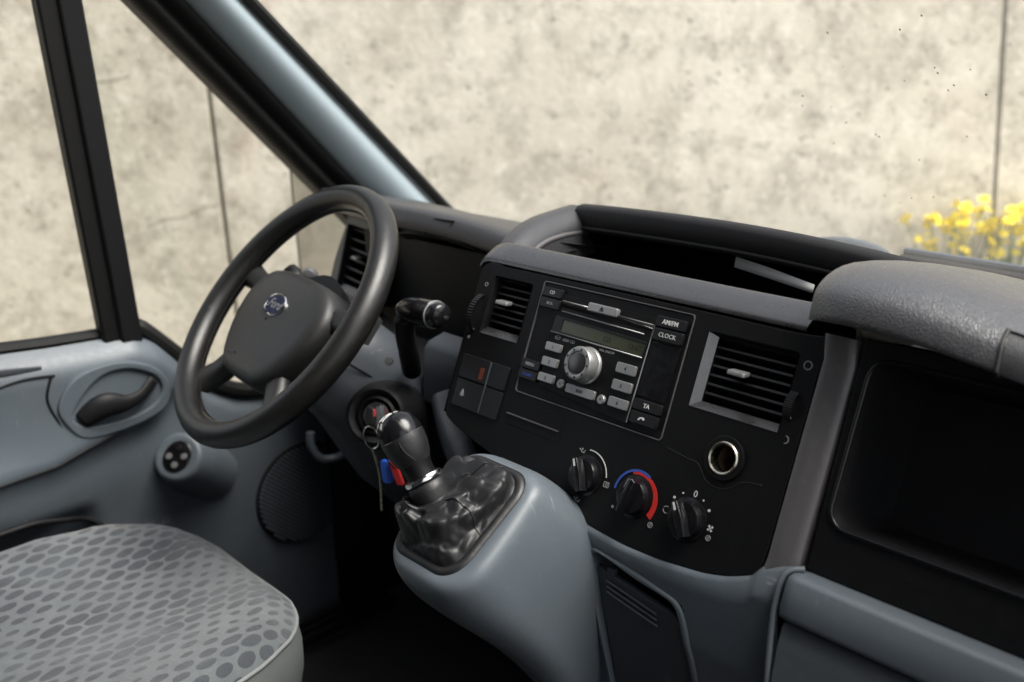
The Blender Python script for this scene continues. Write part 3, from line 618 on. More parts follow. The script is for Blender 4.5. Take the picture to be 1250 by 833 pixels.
# ---- heater knobs
KN = [(.018, -.1255, 118), (.084, -.1270, 78), (.149, -.1285, 122)]
for k, (u, v, ang) in enumerate(KN):
    kf = lambda a, b2, c, u=u, v=v: FA(u+a, v+b2, c)
    hk = mk('heater_knob', MB().lathe([(.0218, .0004), (.0214, .0020), (.0185, .0035), (.0176, .0080), (.0165, .0100), (.0120, .0106), (.001, .0106)], kf, 36), 'black_gloss', dash, angle=40)
    a = R(ang); ex = (math.cos(a), math.sin(a)); ey = (-ex[1], ex[0])
    rfm = lambda p, q, c, ex=ex, ey=ey, kf=kf: kf(ex[0]*p+ey[0]*q, ex[1]*p+ey[1]*q, c)
    mk('grip', MB().rows([[rfm(p, q*w2, h) for p, q, in ((-.0176, -.0040), (.0, -.0054), (.0168, -.0038), (.0180, 0), (.0168, .0038), (0, .0054), (-.0176, .0040))] for w2, h in ((1.25, .0095), (1.0, .0160), (.80, .0182), (.2, .0188))], cu=True, cap=True), 'black_gloss', hk, angle=45, bevel=.0006)
    mk('pointer', MB().rows([[rfm(p, q, .0190 - (0 if h else .002)) for p, q in ((.0085, -.0011), (.0160, -.0011), (.0160, .0011), (.0085, .0011))] for h in (0, 1)], cu=True, cap=True), 'white_print' if k != 1 else 'black', hk)
    P = lambda nm, poly, mt, hk=hk: plate(nm, poly if isinstance(poly[0], list) else [poly], .0012, .0017, FA, mt, hk)
    if k == 0:
        P('scale_arc', arc_poly(u, v, .0262, .0272, 98, 12), 'white_print')
        for (x, y) in ((u+.0285, v-.001),):
            P('screen_symbol', [rrect(x-.0035, y-.003, x+.0035, y+.003, .001), rrect(x-.0028, y-.0022, x+.0028, y+.0022, .0007)], 'grey_print'); P('wave', rrect(x-.001, y-.002, x-.0002, y+.002, .0003, 2), 'grey_print'); P('wave', rrect(x+.0008, y-.002, x+.0016, y+.002, .0003, 2), 'grey_print')
        for (x, y) in ((u-.014, v+.0215), (u-.004, v-.0285)):
            P('seat_symbol', [(x-.004, y+.002), (x-.003, y+.0025), (x+.001, y-.0005), (x+.004, y-.0005), (x+.005, y+.003), (x+.0042, y+.003), (x+.0035, y+.0005), (x+.0012, y+.0005), (x-.003, y+.0035)], 'grey_print'); P('arrow', [(x-.001, y+.0035), (x+.0015, y+.002), (x+.001, y+.0045)], 'grey_print')
    if k == 1:
        P('cold_arc', arc_poly(u, v, .0248, .0272, 178, 62), 'blue_print'); P('hot_arc', arc_poly(u, v, .0222, .0246, 112, 62, 12), 'red_print')
        pl = [(u+math.cos(R(a))*r1, v+math.sin(R(a))*r1) for a, r1 in zip(np.linspace(62, -32, 20), np.linspace(.0258, .0292, 20))] + [(u+math.cos(R(a))*.0226, v+math.sin(R(a))*.0226) for a in np.linspace(-32, 62, 20)]
        P('hot_arc', pl, 'red_print'); P('dot', circle(u-.0225, v-.0175, .0016, 12), 'white_print')
        x, y = u+.0265, v-.0200; P('screen_symbol', [circle(x, y, .003, 12), circle(x, y, .0022, 12)], 'grey_print'); P('wave', rrect(x-.0005, y-.0018, x+.0005, y+.0018, .0003, 2), 'grey_print')
        mk('grip_edge', MB().tube([rfm(p, q, .0182) for p, q in ((.0165, -.0041), (.0180, 0), (.0165, .0041), (.007, .0049))], .0005, 6), 'silver_button', hk)
    if k == 2:
        text('zero', '0', u+.0015, v+.0255, .0014, .0092, FA, 'white_print', hk)
        for (da, sz) in ((118, .0009), (142, .0014), (63, .0009), (38, .0014)):
            P('dot', circle(u+.0255*math.cos(R(da)), v+.0255*math.sin(R(da)), sz, 10), 'white_print')
        x, y = u+.0262, v+.0005
        for q in range(4):
            a = R(90*q+20); P('fan_blade', [(x, y), (x+.0034*math.cos(a), y+.0034*math.sin(a)), (x+.0034*math.cos(a+.7), y+.0034*math.sin(a+.7))], 'white_print')
        x, y = u+.0268, v-.0085; P('screen_symbol', [circle(x, y, .0028, 12), circle(x, y, .0021, 12)], 'grey_print'); P('wave', rrect(x-.0005, y-.0016, x+.0005, y+.0016, .0003, 2), 'grey_print')
        x, y = u-.0255, v+.0015; P('recirculation_symbol', arc_poly(x, y, .0030, .0037, 60, 150, 8), 'grey_print'); P('recirculation_symbol', arc_poly(x, y, .0030, .0037, 180, 300, 8), 'grey_print')
# ---- tray above the fascia
tr = []
for y, z in ((.062, .826), (.075, .800), (.10, .785), (.20, .778), (.29, .782), (.312, .790), (.318, .800)):
    tr.append([Vector((x, y, z)) for x in (-.235, -.2, -.1, 0, .1, .2, .245)])
mk('tray', MB().rows(tr), 'black_gloss', dash, angle=50)
for x in (-.2345, .2445): mk('tray_end', MB().rows([[Vector((x, y, z)) for y in (.062, .12, .2, .26, .318)] for z in (.77, .80)] + [[Vector((x, y, z)) for y, z in ((.062, .815), (.12, .822), (.2, .822), (.26, .808), (.318, .800))]]), 'black_gloss', dash)
# lip over the tray: padded hood edge, top slopes down to the windscreen
def lipz(x): return .847+.012*(1-((x+.02)/.24)**2)
xs = np.linspace(-.253, .235, 25)
prof = lambda x: [(.330, lipz(x)-.060), (.235, lipz(x)-.042), (.205, lipz(x)-.037), (.196, lipz(x)-.034), (.193, lipz(x)-.024), (.194, lipz(x)-.006), (.200, lipz(x)-.001), (.212, lipz(x)), (.30, lipz(x)-.030), (.45, lipz(x)-.095), (.56, lipz(x)-.160)]
mk('tray_hood', MB().rows([[Vector((x, y+.03*((x+.02)/.24)**2*(1 if x < 0 else .0), z)) for y, z in prof(x)] for x in xs]), 'black_soft', dash, angle=50)
mk('hood_seam', MB().tube([Vector((x, .1925+.03*((x+.02)/.24)**2*(1 if x < 0 else 0), lipz(x)-.029)) for x in xs], .0022, 8), 'rubber', dash)
# left cheek of the tray: arch running from the hood down to the instrument cowl
arch = spline([(-.268, .240, .842), (-.262, .19, .841), (-.252, .14, .839), (-.238, .095, .831), (-.222, .06, .817), (-.212, .045, .802)], 6, False)
rows = []
for (x, y, z) in arch: rows.append([Vector((x+dx, y+dy, z+dz)) for dx, dy, dz in ((.034, .0, -.06), (.032, -.002, -.022), (.029, -.006, -.014), (.018, -.004, -.003), (.004, 0, .002), (-.012, .004, .001), (-.024, .006, -.008), (-.030, .006, -.03), (-.032, .006, -.06))])
mk('tray_cheek', MB().rows(rows), 'pad_dark', dash, angle=180)
ar2 = spline([(-.238, .235, .812), (-.232, .19, .817), (-.222, .14, .818), (-.207, .10, .814), (-.19, .073, .806), (-.184, .063, .798)], 6, False)
mk('tray_edge', MB().tube(ar2, .0035, 8), 'silver_dark', dash, angle=180)
# instrument cowl: band over the gauges, top slopes away to the windscreen
xs = np.linspace(-.79, -.225, 24)
def cz(x): return .826+.008*math.sin((x+.79)/.565*math.pi)
def cy(x): return .105 - .05*max(0, (x+.42)/.2)**2*.5 + .05*max(0, (-.56-x)/.23)
cp = lambda x: [(.115, -.030), (.006, -.030), (.001, -.026), (.0, -.018), (.010, -.004), (.018, .0), (.04, -.003), (.2, -.045), (.42, -.135), (.47, -.16)]
mk('instrument_cowl', MB().rows([[Vector((x, cy(x)+dy, cz(x)+dz)) for dy, dz in cp(x)] for x in xs]), 'pad_dark', dash, angle=50)
nf = frame((-.405, .1045, .812), (1, 0, 0), (0, .45, .89))
mk('cowl_flap', MB().tube([(-.432, .1055, .806), (-.418, .114, .827), (-.376, .113, .829), (-.386, .1045, .809)], .0013, 6), 'rubber', dash)
# gauges in the dark hollow
mk('gauge_hood', MB().rows([[Vector((x, y, z)) for x, y, z in ((-.575, .12, .795), (-.555, .20, .75), (-.55, .21, .65), (-.57, .12, .60))], [Vector((x, y, z)) for x, y, z in ((-.40, .12, .802), (-.40, .25, .775), (-.40, .23, .655), (-.40, .12, .62))], [Vector((x, y, z)) for x, y, z in ((-.25, .07, .80), (-.275, .20, .76), (-.28, .19, .66), (-.265, .07, .62))]]), 'black', dash, sub=2, solid=.006)
gp = frame((-.41, .205, .70), (1, 0, 0), (0, .35, .94))
gcl = plate('gauge_cluster', [rrect(-.125, -.05, .125, .055, .03)], -.01, .004, gp, 'black_gloss', dash, bev=.002)
for x in (-.062, .062): plate('gauge_ring', [circle(x, .0, .045, 32), circle(x, .0, .043, 32)], .003, .0055, gp, 'button', gcl)
# fascia's left cheek, closing the gap to the gauge hollow
mk('fascia_cheek', MB().rows([[FA(-.2185, .062, 0), FA(-.2205, .0, 0), FA(-.2185, -.118, 0)], [FA(-.228, .062, -.03), FA(-.230, .0, -.03), FA(-.228, -.118, -.03)], [FA(-.262, .062, -.09), FA(-.262, .0, -.09), FA(-.262, -.118, -.09)]]), 'black_soft', dash, angle=60)
# lower driver side
lowr = [[Vector((x, y+ (.05 if x < -.6 else 0), z)) for y, z in ((.10, .650), (.045, .640), (.028, .625), (.028, .56), (.045, .48), (.10, .42), (.2, .38))] for x in (-.79, -.7, -.62, -.5, -.4, -.33, -.27)]
mk('knee_panel', MB().rows(lowr), 'black_soft', dash, angle=50)
mk('knee_trim', MB().rows([[Vector((x, y, z)) for y, z in ((.06, .690), (.034, .684), (.026, .676), (.022, .64), (.018, .604), (.03, .596))] for x in (-.345, -.33, -.30, -.272)]), 'grey_dark', dash, angle=50)
mk('bonnet_release', MB().tube(spline([(-.708, .052, .44), (-.706, .050, .415), (-.700, .062, .392), (-.690, .085, .388), (-.68, .10, .395)], 5, False), .007, 8), 'grey', dash)
# passenger pad
pp = [(.19, .790), (.03, .832), (.006, .8335), (-.002, .8370), (-.002, .842), (.005, .855), (.011, .8620), (.024, .8680), (.046, .8730), (.076, .8745), (.14, .864), (.25, .838), (.40, .792), (.58, .728)]
def padrow(x):
    k = max(0, (.262-x)/.034); dz = -.17*max(0, x-.31)
    r = []
    for i, (y, z) in enumerate(pp):
        yy, zz = y, z + (dz if i > 3 else dz*.8)
        if k > 0 and 2 < i < 12: yy += .010*k**2; zz -= .006*k**2
        if i < 12: yy -= (.006 if i > 2 else .0)*math.sin(min(1, max(0, (x-.24)/.2))*math.pi/2)
        r.append(Vector((x-.012*max(0, (i-4)/8 if i < 9 else .5), yy, zz)))
    return r
xs = [.2275, .229, .233, .240, .250, .265, .29, .33, .37, .392]
pad = MB().rows([padrow(x) for x in xs]); pad.add(padrow(.2275), [list(range(len(pp)))[::-1]])
mk('passenger_pad', pad, 'pad', dash, angle=60, sub=1)
xs = [.392, .41, .45, .5, .6, .7, .78]
mk('pad_end', MB().rows([padrow(x)[7:] for x in xs]), 'pad', dash, angle=60)
mk('pad_end_cap', MB().rows([[p+Vector((0, .003, -.001)) for p in padrow(x)[1:8]] for x in [.3945, .398]+xs[1:]]), 'pad_dark', dash, angle=60)
mk('pad_seam', MB().tube([p+Vector((0, -.0005, 0)) for p in padrow(.3935)[2:8]], .0018, 6), 'rubber', dash)
# open bin on the passenger side
bo = [(.2700, .0755), (.80, .0755), (.80, -.130), (.2745, -.130)]
bh = rrect(.2815, -.0880, .74, .0600, .018)
plate('bin_surround', [bo, bh], -.008, .000, FA, 'black', dash, bev=.0015)
bn = MB(); bcx, bcy = .51, -.014
bn.rows([[FA(bcx+(x-bcx)*k, bcy+(y-bcy)*k2, w) for x, y in bh] for k, k2, w in ((1.0, 1.0, .000), (.992, .975, -.004), (.985, .96, -.02), (.97, .93, -.085), (.95, .88, -.100), (.5, .5, -.103), (.01, .01, -.103))], cu=True)
mk('open_bin', bn, 'black_soft', dash, angle=60)
mk('bin_edge', MB().tube([FA(x, y, .0008) for x, y in bh], .0022, 8, closed=True), 'black_gloss', dash, angle=180)
mk('bin_rib', MB().tube([FA(.4145, .03, -.102), FA(.416, -.03, -.102), FA(.418, -.070, -.096)], [.003, .0042, .005], 8), 'black_gloss', dash, angle=180)
# glovebox
gl_ = [(.02, -.1315), (-.004, -.1300), (.0165, -.1345), (.0205, -.1365), (.0220, -.1405), (.0215, -.1690), (.0195, -.1730), (.0, -.1742)]
gx = [.2655, .267, .271, .28, .30, .4, .5, .62, .78]
def lipr(u):
    k = max(0, (.275-u)/.0095); return [FA(u, v+(.006*k*k if v < -.15 else -.004*k*k), w-.012*k*k) for w, v in [(-.04, -.1305)] + gl_[1:]]
mk('glovebox_lip', MB().rows([lipr(u) for u in gx]).add(lipr(gx[0]), [list(range(len(gl_)))[::-1]]), 'grey', dash, angle=60)
gd = [(.008, -.1765), (.012, -.181), (.014, -.20), (.012, -.26), (.0, -.34), (-.03, -.40)]
mk('glovebox_door', MB().rows([[FA(u+.10*max(0, -.1765-v)*.9, v, w) for w, v in gd] for u in (.2735, .277, .3, .4, .5, .62, .78)]), 'grey_dark', dash, angle=60)
# ---- lower console, with gear hump and bin
def conY(z): return float(np.interp(z, [.15, .40, .52, .60, .66], [-.045, -.070, -.078, -.074, -.052]))
def fasbot(u):   # v of the fascia's lower edge
    return float(np.interp(u, [-.22, -.17, -.09, 0, .04, .083, .13, .181, .205, .228, .2365, .27], [-.118, -.134, -.150, -.167, -.172, -.175, -.174, -.168, -.162, -.152, -.140, -.128]))
du = spline([(.052, .556), (.155, .552), (.162, .546), (.182, .46), (.215, .20), (.10, .20), (.073, .43), (.050, .545)], 1)
cons_out = []
CF = lambda x, z, w=0: Vector((x, conY(z)-w, z))
us = np.linspace(-.10, .262, 150)
cg = []
for u in us:
    vtop = fasbot(u); pt = FA(u, vtop+.003, -.004); zb = pt.z
    colp = [FA(u, vtop+.002, -.006), FA(u, vtop-.0015, .0015), FA(u, vtop-.007, .0035)]
    for z in np.linspace(zb-.022, float(np.interp(u, [-.1, .02, .045], [.56, .46, .12])), 110): 
        y = conY(z); y = min(y, -.0)
        colp.append(Vector((u + .09*max(0, .6-z)*(max(0, u)/.262), y, z)))
    cg.append(colp)
# carve the bin opening: drop faces inside it
mbc = MB().rows(cg)
def BX(z): return float(np.interp(z, [.2, .43, .575], [.112, .066, .041])), float(np.interp(z, [.2, .46, .56], [.218, .184, .163]))
def inside(p): 
    z = p.z
    x0, x1 = BX(z)
    return .14 < z < np.interp(p.x, [.05, .165], [.574, .554]) and x0 < p.x < x1
keep = []
for f in mbc.f:
    c = sum((Vector(mbc.v[i]) for i in f), Vector())/4
    if not inside(c): keep.append(f)
mk('lower_console', mbc, 'grey', dash, angle=60) if False else None
mb2 = MB(); mb2.v = mbc.v; mb2.f = keep
mk('lower_console', mb2, 'grey', dash, angle=60)
# bin: rounded rim, cavity, door leaf with ribs
rp = [(BX(.2)[0], .2), (BX(.43)[0], .43), (BX(.545)[0], .545), (BX(.56)[0]+.001, .562), (.050, .5715), (.060, .5725), (.10, .5665), (.145, .5595), (.156, .5555), (.163, .546), (BX(.52)[1], .52), (BX(.46)[1], .46), (BX(.2)[1], .2)]
rps = spline(rp, 5, False)
mk('bin_rim', MB().rows([[CF(x-nx*.003, z-nz*.003, .0004), CF(x-nx*.001, z-nz*.001, .0026), CF(x, z, .0028), CF(x+nx*.003, z+nz*.003, .0028), CF(x+nx*.0045, z+nz*.0045, -.002), CF(x+nx*.0045, z+nz*.0045, -.03)] for (x, z), (nx, nz) in zip(rps, [(((.105-x)/math.hypot(.105-x, .52-min(z, .54))), (.52-min(z, .54))/math.hypot(.105-x, .52-min(z, .54))) if z > .50 else ((1, 0) if x < .105 else (-1, 0)) for x, z in rps])]), 'grey', dash, angle=50)
cb = plate('console_bin', [[(BX(.2)[0]-.006, .2), (BX(.43)[0]-.006, .43), (.035, .58), (.175, .566), (BX(.46)[1]+.006, .46), (BX(.2)[1]+.006, .2)]], -.07, -.06, CF, 'black_soft', dash)
dl = [(BX(.2)[0]+.006, .2), (BX(.43)[0]+.006, .43), (BX(.550)[0]+.006, .550), (BX(.550)[0]+.009, .5535), (.148, .5405), (BX(.53)[1]-.0065, .536), (BX(.46)[1]-.006, .46), (BX(.2)[1]-.006, .2)]
dr = plate('bin_door', [dl], -.009, -.002, CF, 'grey_dark', cb, bev=.002)
for k in range(3):
    za, zb = .5425-.0062*k, .5325-.0062*k
    mk('grip_rib', MB().tube([CF(.066+.001*k, za, -.0012), CF(.132+.001*k, zb, -.0012)], .0014, 6), 'grey_dark', cb)
mk('latch', MB().box((0, 0, 0), (.010, .006, .007), lambda a, b2, c: CF(.072+a, .5545+c, -.004+b2)), 'grey_dark', cb, bevel=.001)
# trim rib between console and glovebox
mk('console_rib', MB().tube(spline([FA(.275, -.1295, .003), FA(.266, -.134, .009), FA(.262, -.143, .012), FA(.262, -.16, .012), FA(.266, -.19, .012), FA(.276, -.25, .006), FA(.29, -.33, -.008)], 5, False), .0028, 10), 'grey', dash, angle=180)
# left blade of the console climbing to the knee panel
bl = spline([(-.300, .000, .622), (-.290, -.004, .600), (-.272, -.010, .578), (-.250, -.018, .562), (-.22, -.03, .552), (-.17, -.05, .548), (-.12, -.07, .55)], 5, False)
mk('console_blade', MB().rows([[Vector(p)+Vector(d) for d in ((.012, .03, .012), (.011, .0, .012), (.006, -.003, .009), (.0, -.004, .0), (-.003, 0, -.012), (.0, .03, -.03))] for p in bl]), 'grey', dash, angle=180)
# gear hump: stacked rounded contours
def hring(hx, yf, yb, z0, slope, r, xc=-.040, n=8, yref=-.125):
    pts = rrect(xc-hx, yf, xc+hx, yb, r, n); return [Vector((x, y, z0+slope*(y-yref))) for x, y in pts]
S0 = .62
def dense(ring, n=96):
    pts = [np.array(p) for p in ring]; L = [0]
    for i in range(len(pts)): L.append(L[-1]+np.linalg.norm(pts[(i+1) % len(pts)]-pts[i]))
    out = []
    for q in np.linspace(0, L[-1], n, endpoint=False):
        i = min(len(pts)-1, int(np.searchsorted(L, q, 'right')-1)); t = (q-L[i])/max(1e-9, L[i+1]-L[i]); out.append(Vector(pts[i]*(1-t)+pts[(i+1) % len(pts)]*t))
    return out
def flare(ring, F, y0=-.20, y1=-.075, xc=-.035):
    """let the right flank sweep out into the console face"""
    out = []
    for p in ring:
        t = max(0, min(1, (p.y-y0)/(y1-y0))); k = max(0, min(1, (p.x-xc)/.05))
        out.append(Vector((p.x+F*t*t*k, p.y, p.z)))
    return out
def hz(ring, zmax): return [Vector((p.x, p.y, min(p.z, zmax))) for p in ring]
hr = [hring(.0475, -.226, -.122, .640, S0, .022), hring(.0475, -.226, -.122, .648, S0, .022), hz(hring(.0495, -.229, -.119, .6505, S0, .024, -.0395), .6535), hz(hring(.054, -.233, -.110, .6515, S0*.97, .027, -.037), .6545), hz(hring(.0595, -.238, -.102, .6495, S0*.95, .031, -.034), .6525), hz(hring(.0645, -.242, -.094, .644, S0*.9, .036, -.032), .648),
      hz(hring(.0655, -.243, -.080, .633, S0*.83, .042, -.032), .634), hz(hring(.066, -.2425, -.060, .614, S0*.70, .046, -.031), .612), hring(.066, -.237, -.045, .587, S0*.55, .048, -.031), hring(.0635, -.224, -.04, .555, S0*.40, .044, -.0275), hring(.054, -.196, -.03, .518, .22, .040, -.017), hring(.043, -.160, -.03, .478, .15, .032, -.005), hring(.031, -.122, -.03, .440, .1, .024, .008), hring(.016, -.088, -.03, .385, 0, .010, .025), hring(.004, -.055, -.02, .25, 0, .003, .043)]
FL = [0, 0, 0, -.004, -.010, -.016, -.020, -.010, .017, .020, .022, .024, .020, .012, 0]
hr = [flare(dense(r), f) for r, f in zip(hr, FL)]
HG = np.array([[list(p) for p in r] for r in hr])
for _ in range(4): HG[3:-1] = .4*HG[3:-1] + .2*(HG[2:-2]+HG[4:] if len(HG[4:]) == len(HG[3:-1]) else 0) + .1*(np.roll(HG[3:-1], 1, axis=1)+np.roll(HG[3:-1], -1, axis=1))
hr = [[Vector(p) for p in r] for r in HG]
mk('gear_console', MB().rows(hr, cu=True), 'grey', dash, angle=180, sub=1)

# ================================================================== RADIO
radio = thing('car_radio', 'black car radio with green display, silver volume knob and preset buttons', 'radio', FA(0, -.06, 0))
rf0 = plate('faceplate', [rrect(-.111, -.065, .095, .061, .003)], -.004, .0005, FA, 'black', radio, bev=.0008)
plate('outline_trim', [rrect(-.1125, -.0665, .0965, .0625, .004), rrect(-.1113, -.0653, .0953, .0613, .0035)], -.003, .0018, FA, 'silver_dark', radio)
plate('centre_panel', [[(-.0805, .0520), (.0525, .0500), (.0505, -.0615), (-.0805, -.0520)]], .0003, .0026, FA, 'black', radio, bev=.0006)
plate('side_panel', [[(.0535, .0270), (.0905, .0260), (.0895, -.0300), (.0520, -.0300)]], .0003, .0022, FA, 'black_gloss', radio, bev=.0006)
mk('divider', MB().tube([FA(.0528, .043, .003), FA(.0508, -.0595, .003)], .0007, 6), 'silver_button', radio)
def btn(name, x0, y0, x1, y1, h, mat, r=.0015, lab=None, size=.005, lm='white_print', bold=0):
    o = plate(name, [rrect(x0, y0, x1, y1, r, 3)], .0005, h, FA, mat, radio, bev=.0009)
    if lab: text('lettering', lab, (x0+x1)/2, (y0+y1)/2, h+.0002, size, FA, lm, o, bold=bold)
    return o
btn('button', -.1080, .0455, -.0790, .0560, .0048, 'button', lab='CD', size=.0055)
btn('button', -.1080, .0330, -.0785, .0440, .0048, 'button', lab='AUX', size=.0048, lm='grey_print')
btn('button', .0545, .0425, .0905, .0535, .0055, 'button', lab='AM/FM', size=.0066, bold=.00018)
btn('button', .0550, .0285, .0905, .0410, .0055, 'button', lab='CLOCK', size=.0064)
btn('button', .0540, -.0435, .0890, -.0325, .0055, 'button', lab='TA', size=.0060, bold=.00015)
bt = btn('button', .0545, -.0575, .0885, -.0450, .0055, 'button')
plate('phone_symbol', [spline([(.0655, -.0535), (.0665, -.0510), (.0695, -.0495), (.0725, -.0500), (.0735, -.0515), (.0720, -.0525), (.0705, -.0512), (.0685, -.0515), (.0675, -.0530)], 2)], .0054, .0059, FA, 'white_print', bt)
btn('button', -.1125, -.0380, -.0830, -.0275, .0045, 'button', lab='MENU', size=.0050, lm='grey_print', bold=.00012)
btn('button', -.1120, -.0500, -.0835, -.0395, .0045, 'button', lab='SOUND', size=.0042, lm='blue_print')
# cd slot with bars and eject key
mk('slot_bar', MB().tube([FA(-.075, .0415, .0028), FA(.0525, .0395, .0028)], .0042, 10, flat=.45), 'button', radio, angle=180)
mk('slot_edge', MB().tube([FA(-.075, .0445, .0046), FA(-.036, .0440, .0046)], .0010, 8), 'silver_button', radio, angle=180)
mk('slot_edge', MB().tube([FA(.006, .0415, .0042), FA(.0525, .0385, .0042)], .0009, 8), 'silver', radio, angle=180)
mk('disc_slot', MB().rows([[FA(-.074, .0370, .0030), FA(.043, .0350, .0030)], [FA(-.074, .0340, .0032), FA(.043, .0320, .0032)]]), 'rubber', radio)
mk('slot_edge', MB().tube([FA(-.074, .0335, .0032), FA(.043, .0312, .0032)], .0009, 8), 'silver_button', radio, angle=180)
ej = plate('eject_button', [rrect(-.0355, .0405, .0050, .0500, .0020, 3)], .0005, .0085, FA, 'silver_button', radio, bev=.0012)
plate('eject_symbol', [[(-.0180, .0446), (-.0125, .0446), (-.01525, .0480)]], .0086, .0089, FA, 'button', ej); plate('eject_symbol', [rrect(-.0180, .0432, -.0125, .0440, .0003, 2)], .0086, .0089, FA, 'button', ej)
# display
df = plate('display_frame', [[(-.0795, .0275), (.0505, .0245), (.0495, .0070), (-.0815, .0080)], [(-.0675, .0250), (.0480, .0222), (.0470, .0092), (-.0675, .0118)]], .0010, .0040, FA, 'button', radio, bev=.0006)
mk('display_sill', MB().tube([FA(-.081, .0090, .0040), FA(.049, .0074, .0040)], .0008, 8), 'silver_button', df, angle=180)
ds = plate('display', [[(-.0675, .0252), (.0480, .0224), (.0470, .0090), (-.0675, .0116)]], .0024, .0030, FA, 'lcd', radio)
text('digits', '12:45', .0355, .0155, .0032, .0085, FA, 'lcd_digit', ds); text('digits', 'CD', -.002, .0165, .0032, .0075, FA, 'lcd_digit', ds)
text('lettering', '6000 CD', -.0530, .0038, .0028, .0048, FA, 'grey_print', radio, bold=.0001)
text('lettering', 'VOL ON/OFF', .0020, .0040, .0028, .0036, FA, 'white_print', radio)
plate('oval_badge', [circle(-.0695, .0044, .0042, 20, .0023), circle(-.0695, .0044, .0035, 20, .0017)], .0026, .0030, FA, 'grey_print', radio); text('lettering', 'Ford', -.0695, .0044, .0028, .0030, FA, 'grey_print', radio, shear=.3)
for k, (x0, y0, x1, y1) in enumerate(((-.0815, -.0120, -.0585, -.0025), (-.0810, -.0290, -.0580, -.0190), (-.0805, -.0465, -.0570, -.0370), (.0215, -.0135, .0465, -.0025), (.0220, -.0315, .0470, -.0205), (.0230, -.0490, .0480, -.0385))):
    btn('preset_button', x0, y0, x1, y1, .0062, 'silver_button', lab=str(k+1), size=.0052, lm='button')
for x, y, s in ((-.0462, -.0430, '<'), (.0130, -.0455, '>')):
    o = mk('round_button', MB().lathe([(.0052, .0005), (.0052, .0048), (.0044, .0060), (.001, .0060)], lambda a, b2, c, x=x, y=y: FA(x+a, y+b2, c), 20), 'silver_button', radio); text('lettering', s, x, y, .0061, .0052, FA, 'button', o)
btn('seek_button', -.0375, -.0495, .0035, -.0395, .0062, 'silver_button', r=.002, lab='SEEK', size=.0046, lm='button')
vk = mk('volume_knob', MB().lathe([(.0205, .0020), (.0200, .0050), (.0190, .0060), (.0185, .0170), (.0172, .0195), (.0150, .0203), (.0125, .0196), (.0120, .0186), (.001, .0186)], lambda a, b2, c: FA(-.0195+a, -.0160+b2, c), 48), 'silver_button', radio, angle=40)
mk('knob_cap', MB().lathe([(.0112, .0185), (.0110, .0200), (.0095, .0206), (.001, .0208)], lambda a, b2, c: FA(-.0195+a, -.0160+b2, c), 36), 'silver', vk, angle=40)
for k in range(9):
    a = 2*math.pi*k/9; mk('knob_notch', MB().lathe([(.0011, .0200), (.0011, .0207), (.0002, .0209)], lambda p, q, c, a=a: FA(-.0195+.0150*math.cos(a)+p, -.0160+.0150*math.sin(a)+q, c), 8), 'button', vk)

# ================================================================== STEERING WHEEL + COLUMN
WE, WA = R(43.9), R(-7)
WN = Vector((math.sin(WA)*math.cos(WE), -math.cos(WA)*math.cos(WE), math.sin(WE))); WU = Vector((math.cos(WA), math.sin(WA), 0)); WV = WN.cross(WU)
WC = Vector((-.46, -.115, .737)); WH = frame(WC, WU, WV, WN)
sw = thing('steering_wheel', 'black four-spoke steering wheel with oval badge on its hub', 'steering wheel', WC)
ring = []
for k in range(96):
    a = 2*math.pi*k/96; c, s = math.cos(a), math.sin(a)
    ring.append([WH((.1805+.0168*math.cos(b))*c, (.1805+.0168*math.cos(b))*s, .0185*math.sin(b)) for b in np.linspace(0, 2*math.pi, 17)[:-1]])
rim_o = mk('rim', MB().rows(ring, cu=True, cv=True), 'wheel', sw, angle=180)
mk('rim_seam', MB().tube([WH(.1800*math.cos(a)*.9075, .1800*math.sin(a)*.9075, -.006) for a in np.linspace(0, 2*math.pi, 97)[:-1]], .0012, 6, closed=True), 'rubber', rim_o)
cov = spline([(-.05, .054), (.05, .054), (.090, .043), (.112, .012), (.108, -.03), (.082, -.075), (.055, -.098), (.03, -.103), (-.03, -.103), (-.055, -.098), (-.082, -.075), (-.108, -.03), (-.112, .012), (-.090, .043)], 4)
cvr = []
for k, h in ((.92, -.060), (1.0, -.045), (1.005, -.012), (.985, -.002), (.94, .004), (.80, .008), (.5, .011), (.2, .012), (.02, .012)):
    cvr.append([WH(x*k, -.02+(y+.02)*k, h) for x, y in cov])
mk('airbag_cover', MB().rows(cvr, cu=True), 'wheel_cover', sw, angle=60)
mk('cover_mark', MB().box((0, 0, 0), (.022, .003, .001), lambda a, b2, c: WH(-.035+a, -.078+b2+a*.1, .0095+c)), 'wheel', sw)
for (a0, b0, a1, b1, w0, w1) in ((-.08, .018, -.178, .030, .030, .024), (.08, .018, .178, .030, .030, .024), (-.065, -.072, -.110, -.134, .030, .024), (.065, -.072, .110, -.134, .030, .024)):
    d = Vector((a1-a0, b1-b0, 0)).normalized(); q = Vector((-d.y, d.x, 0)); rows = []
    for t in np.linspace(0, 1, 7):
        w = w0+(w1-w0)*t + .012*max(0, t-.75)/.25*.8; h = -.004-.006*math.sin(t*math.pi); cx, cy2 = a0+(a1-a0)*t, b0+(b1-b0)*t
        rows.append([WH(cx+q.x*w*x, cy2+q.y*w*x, h+z) for x, z in ((-.62, -.012), (-.55, -.003), (-.25, .002), (.25, .002), (.55, -.003), (.62, -.012), (.5, -.024), (-.5, -.024))])
    mk('spoke', MB().rows(rows, cu=True, cap=True), 'wheel_cover', sw, angle=60)
mk('hub_back', MB().lathe([(.062, -.105), (.072, -.075), (.085, -.050), (.09, -.03)], lambda a, b2, c: WH(a, b2-.015, c), 32), 'black_soft', sw)
